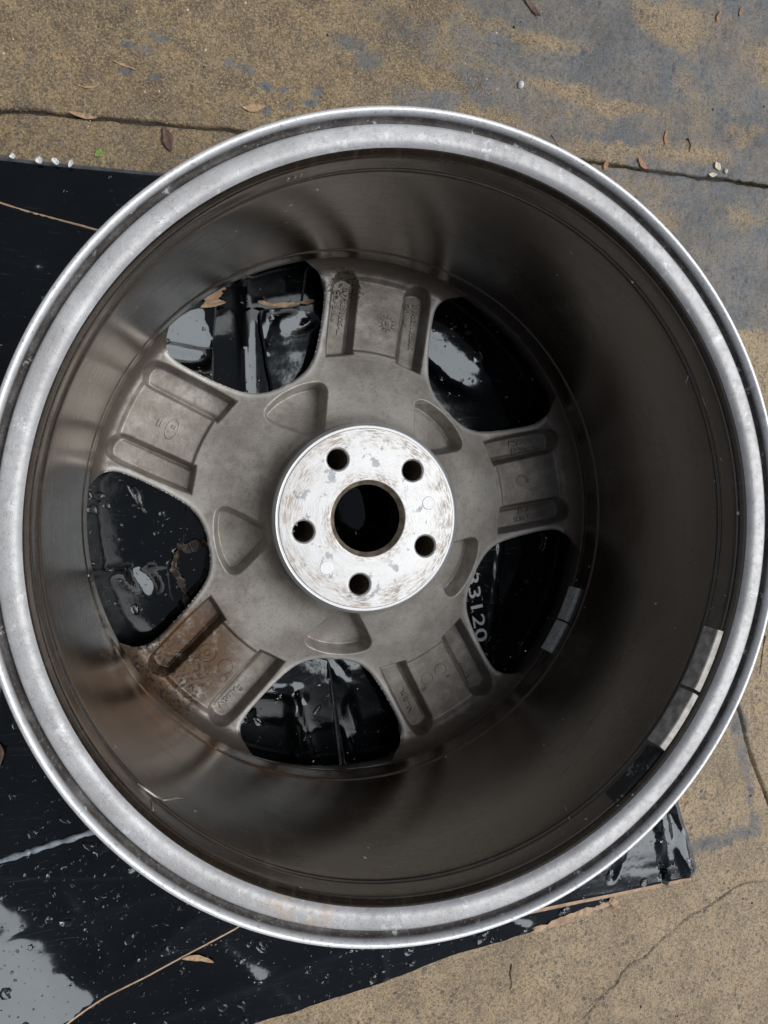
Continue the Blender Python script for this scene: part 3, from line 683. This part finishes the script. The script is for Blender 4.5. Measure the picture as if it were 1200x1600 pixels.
def wear(me, S):
    co = np.zeros(len(me.vertices) * 3); me.vertices.foreach_get('co', co); co = co.reshape(-1, 3)
    d = S(co[:, 0], co[:, 1]); w = np.exp(-np.clip(d - .0012, 0, 1) / .0045) * (1 - .8 * sstep(np.hypot(co[:, 0], co[:, 1]), .212, .220))
    at = me.attributes.new('wear', 'FLOAT', 'POINT'); at.data.foreach_set('value', w.astype(np.float32))
rr = np.concatenate([np.arange(.0800, RS - .0003, .0007), [RS]]); th = np.linspace(0, 2 * np.pi, 1080, endpoint=False)
T, RR = np.meshgrid(th, rr)
def Sdisc(x, y):
    t = np.degrees(np.arctan2(y, x)); r = np.hypot(x, y); k = np.radians(((t - SPOKE0 + 36) % 72) - 36)
    return win_sdf_local(r * np.cos(k), r * np.sin(k))
V, F, Wf, _ = field_mesh(RR * np.cos(T), RR * np.sin(T), Sdisc, Zdisc, .0008, wall=.012, wrap=True, undercut=.003)
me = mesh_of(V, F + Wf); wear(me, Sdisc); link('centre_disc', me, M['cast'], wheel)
rr = np.concatenate([[RS], np.arange(RS + .0007, .2286, .0007)]); th = np.radians(np.linspace(-36, 36, 300))
T, RR = np.meshgrid(th, rr)
V, F, Wf, _ = field_mesh(RR * np.cos(T), RR * np.sin(T), win_sdf_local, Zspoke, .00095, wall=.010, undercut=.003)
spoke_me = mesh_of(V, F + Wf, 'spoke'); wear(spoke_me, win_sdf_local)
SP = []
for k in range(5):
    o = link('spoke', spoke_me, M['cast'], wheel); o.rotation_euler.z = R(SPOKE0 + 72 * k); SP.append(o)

# materials use object coordinates: the spoke stains are placed per wheel, so give spokes a wheel-space lookup
# --- hub pad with bolt holes
HOLES = [R(46.11 + 72 * k) for k in range(5)]
def Spad(x, y):
    s = np.hypot(x, y) - .0286 ; s = np.minimum(s, .0806 - np.hypot(x, y))
    for a in HOLES: s = np.minimum(s, np.hypot(x - .056 * math.cos(a), y - .056 * math.sin(a)) - .0088)
    return s
def Zpad(x, y):
    r = np.hypot(x, y); z = .0860 + 0 * r
    z = z - .0042 * np.clip((.0325 - r) / .0039, 0, 1)                       # bevel of the bore
    z = z - .0030 * np.clip((r - .0775) / .0031, 0, 1) ** 1.3                # bevel of the border
    z = z - .0006 * sstep(r, .0752, .0758) * (r < .0775)
    for a in HOLES:
        d = np.hypot(x - .056 * math.cos(a), y - .056 * math.sin(a)); z = z - .0012 * np.clip((.0100 - d) / .0012, 0, 1)
    return z
rr = np.concatenate([np.arange(.0280, .0815, .00055)]); th = np.linspace(0, 2 * np.pi, 540, endpoint=False)
T, RR = np.meshgrid(th, rr)
V, F, Wf, _ = field_mesh(RR * np.cos(T), RR * np.sin(T), Spad, Zpad, .00095, wall=.048, wrap=True)
rv = np.hypot(V[:, 0], V[:, 1]); low = (V[:, 2] < .0481) & (rv < .03); V[low, :2] *= (.046 / rv[low])[:, None]; V[low, 2] = .070
me = mesh_of(V, F + Wf); me.materials.append(M['pad']); me.materials.append(M['bore'])
mi = np.zeros(len(me.polygons), np.int32)
cc = np.array([q.center[:] for q in me.polygons]); rc = np.hypot(cc[:, 0], cc[:, 1])
me.materials.append(M['cast']); mi[len(F):] = 1; mi[rc < .0322] = 1; mi[(rc > .0785)] = 0; mi[len(F):][rc[len(F):] > .0785] = 2
me.polygons.foreach_set('material_index', mi)
hub = link('hub_face', me, [], wheel); sharp(me, 40)
# lower throat of the bore, narrower ledge at the foot
link('bore_throat', lathe([(.046, .071), (.046, .034), (.042, .028), (.040, .012)], 96), M['throat'], hub)  # near-black colour paints in the shade deep inside the bore
for a in HOLES:
    o = link('bolt_hole_sleeve', lathe([(.0089, .050), (.0089, .036), (.0072, .034), (.0072, .012)], 40), M['bore'], hub)
    o.location = (.056 * math.cos(a), .056 * math.sin(a), 0)
# two round spot-faced marks on the pad
def disc(r, z, h, n=32):
    V = [(r * math.cos(2 * math.pi * k / n), r * math.sin(2 * math.pi * k / n), z) for k in range(n)] + [(.86 * r * math.cos(2 * math.pi * k / n), .86 * r * math.sin(2 * math.pi * k / n), z + h) for k in range(n)]
    F = [[k, (k + 1) % n, n + (k + 1) % n, n + k] for k in range(n)] + [[n + k for k in range(n)]]
    return mesh_of(V, F)
sm = disc(.0060, .0859, .00035)
for (x, y) in ((.0535, .0125), (-.036, -.0405)):
    o = link('round_spot', sm, simple('bright_spot', (.60, .62, .63), .5, .3, .08, 400), hub, smooth=False); o.location = (x, y, 0)

# --- raised casting marks
FONTS = {}
def text_mesh(s, size, ext, fat=.018):
    cu = bpy.data.curves.new('t', 'FONT'); cu.body = s; cu.size = size; cu.extrude = ext; cu.align_x = 'LEFT'; cu.align_y = 'CENTER'
    cu.bevel_depth = size * .02; cu.offset = size * fat; cu.resolution_u = 3
    ob = bpy.data.objects.new('t', cu); COL.objects.link(ob)
    dg = bpy.context.evaluated_depsgraph_get(); me = bpy.data.meshes.new_from_object(ob.evaluated_get(dg))
    bpy.data.objects.remove(ob); bpy.data.curves.remove(cu)
    xs = [v.co.x for v in me.vertices]; return me, (max(xs) - min(xs) if xs else 1)
def floor_z(u, v): return float(Zspoke(np.array([u]), np.array([v]))[0])
def emboss(k, s, a, b, size, name='casting_text', ext=.0012):
    """raised text from point a to point b (u,v) on spoke k, reading toward the hub"""
    me, w = text_mesh(s, size, ext); A = Vector(a); B = Vector(b); d = B - A; L = d.length; sx = L / w
    ang = math.atan2(d.y, d.x)
    mid = (A + B) / 2
    for v in me.vertices:
        x, y = v.co.x * sx, v.co.y
        X = A.x + x * math.cos(ang) - y * math.sin(ang); Y = A.y + x * math.sin(ang) + y * math.cos(ang)
        v.co = (X, Y, v.co.z)
    U = np.array([v.co.x for v in me.vertices]); Vv = np.array([v.co.y for v in me.vertices]); zf = Zspoke(U, Vv)
    for v, z in zip(me.vertices, zf): v.co.z += float(z) + .0001
    o = link(name, me, M['cast'], SP[k], smooth=False); return o
def ring(k, c, r, w=.0005, name='casting_ring', ry=None, n=36):
    ry = ry or r; V = []; F = []
    for i in range(n):
        a = 2 * math.pi * i / n
        for q in range(5):
            b = 2 * math.pi * q / 5; rad = 1 + math.cos(b) * w / r
            x = c[0] + r * rad * math.cos(a); y = c[1] + ry * rad * math.sin(a); V.append((x, y, w * .8 * math.sin(b)))
    V = np.array(V); V[:, 2] += Zspoke(V[:, 0], V[:, 1])
    for i in range(n):
        for q in range(5): F.append([i * 5 + q, ((i + 1) % n) * 5 + q, ((i + 1) % n) * 5 + (q + 1) % 5, i * 5 + (q + 1) % 5])
    return link(name, mesh_of(V, F), M['cast'], SP[k])
emboss(0, '3W0601025AL', (.2068, .0318), (.1629, .0322), .0062)
emboss(0, '[chrome', (.2055, .0396), (.1740, .0390), .0062)
emboss(0, '3W0601025AK', (.2044, -.0368), (.1614, -.0380), .0062)
emboss(0, '[silver', (.2043, -.0290), (.1821, -.0300), .0062)
ring(0, (.1785, -.0089), .0048); emboss(0, '07', (.1813, -.0089), (.1757, -.0089), .0055)
for i in range(12):
    a = 2 * math.pi * i / 12; p0 = (.1785 + .0056 * math.cos(a), -.0089 + .0056 * math.sin(a)); p1 = (.1785 + .0080 * math.cos(a), -.0089 + .0080 * math.sin(a))
    zf = floor_z(*p0); Vt, Ft = tube([(*p0, zf + .0001), (*p1, zf + .0001)], [.0008, .0003], 5); link('casting_ray', mesh_of(Vt, Ft), M['cast'], SP[0])
emboss(4, 'MADE IN', (.1989, .0290), (.1735, .0304), .0064)
emboss(4, 'BELGIUM', (.1983, .0368), (.1720, .0382), .0064)
emboss(4, 'BENTLEY', (.1947, -.0300), (.1697, -.0294), .0064)
emboss(4, '9Jx19H2 ET41', (.2019, -.0372), (.1647, -.0376), .0064)
ring(4, (.1730, .0006), .0050); emboss(4, 'R', (.1815, -.0005), (.1780, -.0002), .0060)
emboss(2, 'AlSi7Mg', (.2066, .0325), (.1805, .0340), .0068)
ring(2, (.1763, -.0113), .0078); ring(2, (.1763, -.0113), .0026); ring(2, (.1750, .0091), .0064); ring(2, (.1830, -.0185), .0040); ring(2, (.1836, .0151), .0030)
emboss(3, 'L1907', (.2010, .0300), (.1835, .0308), .0058)
emboss(3, 'AL.8 JL', (.2011, -.0355), (.1727, -.0331), .0062)
ring(3, (.1730, -.0091), .0056); ring(3, (.1727, .0062), .0056); emboss(3, 'E', (.1825, -.0165), (.1795, -.0165), .0058); emboss(3, 'F', (.1843, .0115), (.1815, .0115), .0058)
ring(1, (.1758, .0010), .0048, ry=.0088); emboss(1, '13', (.1775, -.0010), (.1735, -.0010), .0040)
emboss(1, 'II', (.1890, .0012), (.1850, .0012), .0078)
for q in (-.0032, .0044):
    pass

# --- balance weights and old adhesive on the barrel
def weight(a0, a1, z0, z1, rb, th, mat, name='balance_weight', n=10):
    V = []; F = []; bev = .0006
    sec = [(rb, z0), (rb - th + bev, z0), (rb - th, z0 + bev), (rb - th, z1 - bev), (rb - th + bev, z1), (rb, z1)]
    m = len(sec)
    for i in range(n + 1):
        a = R(a0 + (a1 - a0) * i / n)
        for r, z in sec: V.append((r * math.cos(a), r * math.sin(a), z))
    for i in range(n):
        for q in range(m): F.append([i * m + q, i * m + (q + 1) % m, (i + 1) * m + (q + 1) % m, (i + 1) * m + q])
    F.append(list(range(m))); F.append([n * m + q for q in range(m)][::-1])
    me = mesh_of(V, F); bm = bmesh.new(); bm.from_mesh(me); bmesh.ops.recalc_face_normals(bm, faces=bm.faces); bm.to_mesh(me); bm.free()
    return link(name, me, M[mat], wheel, smooth=False)
weight(-18.8, -30.2, .2272, .2418, .2338, .0052, 'weight_dirty'); weight(-30.9, -42.1, .2274, .2421, .2338, .0052, 'weight_dirty')
weight(-18.5, -27.0, .0500, .0662, .2265, .0048, 'weight'); weight(-27.5, -35.5, .0500, .0662, .2265, .0048, 'weight')
# adhesive residue: an uneven thin patch
V = []; F = []; na, nz = 40, 16
for i in range(na + 1):
    for j in range(nz + 1):
        a = -42.4 - 12.0 * i / na; z = .2255 + (.2412 - .2255) * j / nz
        e = min(i / 3, (na - i) / 3, j / 2, (nz - j) / 2, 1)
        a += .5 * float(fbm(np.array([z * 40]), np.array([i * .3]), 1, 5)[0])
        hgt = (.0003 + .0022 * max(0, float(fbm(np.array([i * .13]), np.array([j * .16]), 1.5, 8)[0]) + .18)) * e
        rb = .2333 - hgt; V.append((rb * math.cos(R(a)), rb * math.sin(R(a)), z))
for i in range(na):
    for j in range(nz): q = i * (nz + 1) + j; F.append([q, q + nz + 1, q + nz + 2, q + 1])
link('adhesive_residue', mesh_of(V, F), M['residue'], wheel)
# cracked lacquer ridge and scratches, bright: thin raised slivers on the barrel
def barrel_r(z):
    q = np.array(barc); o = np.argsort(q[:, 1]); return float(np.interp(z, q[o, 1], q[o, 0]))
def sliver(pts, w, mat):
    P = [Vector(((barrel_r(z) - .0001) * math.cos(R(a)), (barrel_r(z) - .0001) * math.sin(R(a)), z)) for a, z in pts]
    Vt, Ft = tube(P, [w * (.4 + .6 * math.sin(math.pi * (k + .5) / len(P))) for k in range(len(P))], 5); return link('lacquer_flake', mesh_of(Vt, Ft), mat, wheel)
bm_ = simple('bare_metal_chip', (.30, .29, .27), .4, .6, .2, 500)
sliver([(-140.6, .224), (-138.8, .223), (-137.2, .222), (-135.6, .219)], .0009, bm_)
sliver([(-135.6, .219), (-134.4, .212), (-133.2, .204), (-131.6, .196)], .0007, bm_)
sliver([(-137.6, .226), (-137.2, .233), (-136.9, .237)], .0006, bm_)
sliver([(-62.0, .225), (-61.0, .215), (-60.4, .206)], .0005, bm_)
sliver([(28, .222), (27, .218), (26, .2175)], .0007, bm_); sliver([(24.5, .226), (22.5, .226), (21, .2265)], .0007, bm_); sliver([(12.2, .229), (11.6, .2295)], .0010, bm_)
# tiny stamp high on the barrel
for k, ch in enumerate('363'):
    me, w = text_mesh(ch, .0042, .0001); a = R(112.6 - k * 1.05); rb = barrel_r(.2300) - .0002
    o = link('stamped_digit', me, bm_, wheel, smooth=False)
    o.matrix_local = Matrix(((math.sin(a), 0, -math.cos(a), rb * math.cos(a)), (-math.cos(a), 0, -math.sin(a), rb * math.sin(a)), (0, 1, 0, .2300), (0, 0, 0, 1)))

# ------------------------------------------------------------------ white print on the right-hand sheet
P8, Z8 = SHEETS['large black sheet under the right half of the wheel with white digits']
sh8 = [q for q in bpy.data.objects if q.get('label') == 'large black sheet under the right half of the wheel with white digits'][0]
me, w = text_mesh('33120', .0185, .0002, -.012)
A = Vector((.1315, -.061)); B = Vector((.1430, -.1315)); d = B - A; ang = math.atan2(d.y, d.x)
for v in me.vertices:
    x, y = v.co.x * d.length / w, v.co.y
    X = A.x + x * math.cos(ang) - y * math.sin(ang); Y = A.y + x * math.sin(ang) + y * math.cos(ang)
    v.co = (X, Y, v.co.z)
zz = Z8(np.array([v.co.x for v in me.vertices]), np.array([v.co.y for v in me.vertices]))
for v, z in zip(me.vertices, zz): v.co.z = float(z) + .0003 + v.co.z
link('printed_number', me, M['print_white'], sh8, smooth=False)

# ------------------------------------------------------------------ rain drops on the sheets
ORDER = list(SHEETS.values())
def top_z(x, y):
    z = np.full(np.shape(x), -1.0)
    for P, Zf in ORDER:
        m = inside(x, y, P) & (seg_dist(x, y, P, True) > .002)
        z = np.where(m, np.maximum(z, Zf(x, y)), z)
    return z
def drops():
    N = 15000
    rng = np.random.default_rng(5)
    x = rng.uniform(-.42, .42, N); y = rng.uniform(-.52, .31, N)
    dens = fbm(x, y, 11, 41) + .5
    z = top_z(x, y)
    vis = (z > -.5) & (rng.uniform(0, 1, N) < dens * 1.25)
    # none up in the dry, shaded top left sheet
    vis &= ~((y > .12) & (x < -.22) & (rng.uniform(0, 1, N) < .92))
    vis &= ~((x > -.2) & (np.hypot(x, y) < .25) & (rng.uniform(0, 1, N) < .35))
    x, y, z = x[vis], y[vis], z[vis]
    V = []; F = []
    for i in range(len(x)):
        r = min(.0048, .0004 + rng.pareto(2.3) * .0007)
        n = 10 if r > .001 else 7; el = rng.uniform(1, 2.3) if rng.uniform() < .5 else rng.uniform(1, 1.25)
        rot = rng.uniform(0, math.pi); hz = r * rng.uniform(.35, .6); b0 = len(V)
        ph = rng.uniform(0, 6.28, 3); am = rng.uniform(0, .22, 3) * (1 if r > .0012 else .3)
        for (rs, zs) in ((1, -.12), (.93, .38), (.68, .80), (.36, .96)):
            for k in range(n):
                a = 2 * math.pi * k / n; w = r * rs * (1 + am[0] * math.sin(2 * a + ph[0]) + am[1] * math.sin(3 * a + ph[1]) + am[2] * math.sin(5 * a + ph[2]))
                dx = w * math.cos(a) * el; dy = w * math.sin(a)
                V.append((x[i] + dx * math.cos(rot) - dy * math.sin(rot), y[i] + dx * math.sin(rot) + dy * math.cos(rot), z[i] + hz * zs))
        V.append((x[i], y[i], z[i] + hz))
        for s in range(3):
            for k in range(n): F.append([b0 + s * n + k, b0 + s * n + (k + 1) % n, b0 + (s + 1) * n + (k + 1) % n, b0 + (s + 1) * n + k])
        for k in range(n): F.append([b0 + 3 * n + k, b0 + 3 * n + (k + 1) % n, b0 + 4 * n])
        F.append([b0 + k for k in range(n)][::-1])
    o = link('rain_drops', mesh_of(V, F), M['water']); tag(o, 'scattered rain drops beading on the black sheets', 'water drops', kind='stuff')
drops()

# ------------------------------------------------------------------ small litter
def gz(x, y): return float(g_height(np.array([x]), np.array([y]))[0])
def leaf(name, label, cat, x, y, L, Wd, rot, mat, group=None, z=None, curl=.25, fold=.25, n=10):
    """almond-shaped leaf or husk blade with midrib fold, curl and thickness"""
    V = []; F = []; z0 = (gz(x, y) if z is None else z) + .0006; c, s = math.cos(R(rot)), math.sin(R(rot))
    for i in range(n + 1):
        t = i / n; w = Wd * .5 * (math.sin(math.pi * min(1, t * .94 + .03)) ** .8) * (1 + .12 * math.sin(9 * t + x * 99))
        for q in (-1, -.5, 0, .5, 1):
            dx = (t - .5) * L; dy = q * w + .06 * L * math.sin(3 * t + y * 60)
            V.append((x + dx * c - dy * s, y + dx * s + dy * c, z0 + fold * abs(q) * w + curl * L * (t - .5) ** 2 + .0003 * math.sin(20 * t + q)))
    m = len(V)
    for v in V[:m]: V.append((v[0], v[1], v[2] - .00035))
    for i in range(n):
        for q in range(4): a = i * 5 + q; F.append([a, a + 5, a + 6, a + 1]); F.append([m + a + 1, m + a + 6, m + a + 5, m + a])
        a = i * 5; F.append([a, m + a, m + a + 5, a + 5]); F.append([a + 9, m + a + 9, m + a + 4, a + 4])
    me = mesh_of(V, F); bm = bmesh.new(); bm.from_mesh(me); bmesh.ops.recalc_face_normals(bm, faces=bm.faces); bm.to_mesh(me); bm.free()
    return tag(link(name, me, M[mat]), label, cat, group)
leaf('dry_leaf', 'pale tan dry leaf on concrete just above the rim at upper left', 'leaf', -.083, .3765, .021, .007, 8, 'leaf_tan')
leaf('dry_leaf', 'reddish brown leaf lying below the joint at upper left', 'leaf', -.1605, .3375, .022, .010, -65, 'leaf_brown')
leaf('dry_leaf', 'dark brown curled leaf at the top edge of the photo', 'leaf', .198, .512, .024, .006, -50, 'leaf_brown', curl=.5)
leaf('dry_leaf', 'thin tan leaf tip poking from under the tan-edged sheet', 'leaf', -.140, -.4165, .030, .0055, -16, 'leaf_tan', z=-.0095)
leaf('dry_leaf', 'brown crumpled leaf pile on the black sheet at the left edge', 'leaf', -.311, -.205, .036, .028, 80, 'leaf_brown', z=-.002, fold=.5)
leaf('green_leaf', 'tiny green leaf scrap above the top left sheet', 'leaf', -.2182, .3185, .0085, .006, 40, 'green')
leaf('seed_husk', 'slender orange husk standing alone above the right end of the joint', 'seed husk', .3597, .401, .0165, .0042, 78, 'seed', 'husks on the concrete')
leaf('seed_husk', 'short orange husk on the joint nearest the rim', 'seed husk', .2854, .3640, .0110, .0048, 70, 'seed', 'husks on the concrete')
leaf('seed_husk', 'plump orange husk lying on the joint beside the short one', 'seed husk', .3306, .3705, .0150, .0062, -50, 'seed', 'husks on the concrete')
leaf('seed_husk', 'dark orange husk near the top right corner, left of the pair', 'seed husk', .4246, .5395, .0130, .0036, 75, 'seed', 'husks on the concrete')
leaf('seed_husk', 'small orange husk nearest the top right corner', 'seed husk', .4540, .5505, .0115, .0038, 82, 'seed', 'husks on the concrete')
leaf('pale_husk', 'pale round husk upper of two at the hole in the joint', 'seed husk', .4265, .3780, .0100, .0075, -60, 'pale_seed', 'husks on the concrete')
leaf('pale_husk', 'pale long husk lower of two at the hole in the joint', 'seed husk', .4200, .3685, .0110, .0048, 5, 'pale_seed', 'husks on the concrete')
leaf('dry_straw', 'thin dry straw lying on the concrete at upper left', 'straw', -.196, .3975, .020, .0022, -22, 'leaf_tan')
leaf('dry_straw', 'short dry straw just above the joint at upper left', 'straw', -.2254, .3757, .017, .0018, 4, 'leaf_tan')
leaf('dry_straw', 'pale straw lying in the joint at far left', 'straw', -.2310, .3505, .024, .0042, 2, 'leaf_tan', z=GZ - .001)
for (x, y, l) in ((-.2867, .3060, 'leftmost white flake on the border of the top left sheet'), (-.2661, .3050, 'second white flake on the border of the top left sheet'), (-.2533, .3052, 'third white flake on the border of the top left sheet'), (-.2409, .3048, 'rightmost white flake on the border of the top left sheet')):
    leaf('plastic_flake', l, 'flake', x, y, .0042 + .003 * abs(math.sin(x * 777)), .0030 + .003 * abs(math.cos(x * 555)), 70 + 9000 * x, 'white', 'white flakes on the sheet border', z=-.0085, curl=.9, fold=.6)
# pebbles
def pebble(label, x, y, r, mat, group='loose grit on the concrete', name='pebble'):
    bm = bmesh.new(); bmesh.ops.create_icosphere(bm, subdivisions=2, radius=r)
    for v in bm.verts:
        k = 1 + .5 * float(fbm(np.array([v.co.x / r + x * 50]), np.array([v.co.y / r + v.co.z / r * 1.3]), 1.1, 3)[0]); v.co *= k; v.co.z *= .6; v.co.y *= .75
    me = bpy.data.meshes.new('p'); bm.to_mesh(me); bm.free()
    o = link(name, me, M[mat], smooth=False); o.location = (x, y, gz(x, y) + r * .35); o.rotation_euler.z = x * 40; tag(o, label, 'pebble', group); return o
pebble('white angular pebble on the grey concrete above the rim', .1868, .4336, .0042, 'stone')
pebble('pale pebble beside the pale husks at the right end of the joint', .4372, .3740, .0030, 'pale_seed')
rng = random.Random(3); V = []; F = []
for i in range(520):
    x = rng.uniform(-.30, .52); y = rng.choice((rng.uniform(.34, .56), rng.uniform(.34, .56), rng.uniform(-.60, -.25)))
    if y < 0 and x < .12 + .3 * (-.35 - y): x = rng.uniform(.3, .52)
    r = .0003 + rng.paretovariate(2.5) * .00028; r = min(r, .0016); z = gz(x, y); b = len(V)
    for k in range(5): a = k * 1.2566 + i; V.append((x + r * math.cos(a) * rng.uniform(.7, 1.4), y + r * math.sin(a) * rng.uniform(.7, 1.3), z - .0001))
    V.append((x, y, z + r * .9))
    for k in range(5): F.append([b + k, b + (k + 1) % 5, b + 5])
half_n = len(F) // 2
me = mesh_of(V, F); me.materials.append(M['pale_seed']); me.materials.append(M['soil'])
me.polygons.foreach_set('material_index', np.repeat((np.arange(520) % 5 > 2).astype(np.int32), 5))
tag(link('grit', me, [], smooth=False), 'fine grit scattered over the concrete', 'grit', kind='stuff')
# moss in the joint, right end
V = []; F = []
for i in range(900):
    x = rng.uniform(.453, .52) if rng.random() < .8 else rng.uniform(.30, .34); y = float(jy(np.array([x]))[0]) + rng.gauss(0, .0018); z = GZ - .003 + rng.uniform(0, .0025); a = rng.uniform(0, 6.28); h = rng.uniform(.0008, .002); b = len(V)
    V += [(x - .0004 * math.cos(a), y - .0004 * math.sin(a), z), (x + .0004 * math.cos(a), y + .0004 * math.sin(a), z), (x + rng.gauss(0, .0006), y + rng.gauss(0, .0006), z + h)]; F.append([b, b + 1, b + 2])
tag(link('moss', mesh_of(V, F), M['moss'], smooth=False), 'green moss growing in the slab joint at the right', 'moss', kind='stuff')
def twig(label, pts, r):
    P = catmull(pts, 6, False); Vt, Ft = tube([(a, b, gz(a, b) + r * .8 + .0004 * math.sin(k)) for k, (a, b) in enumerate(P)], [r * (1 - .5 * k / len(P)) for k in range(len(P))], 6)
    tag(link('twig', mesh_of(Vt, Ft), M['twig']), label, 'twig')
twig('thin reddish twig on the concrete at the bottom', [(.1835, -.482), (.1822, -.492), (.1835, -.502), (.182, -.510)], .0007)
twig('thin dark twig on the concrete at the right edge', [(.503, -.150), (.4995, -.170), (.4965, -.195)], .0006)
twig('fine dark twig on the grey concrete right of the joint hole', [(.388, .404), (.391, .397), (.390, .390)], .0008)
twig('hair-thin twig lying just above the rim on grey concrete', [(.222, .388), (.229, .379), (.236, .371)], .0004)
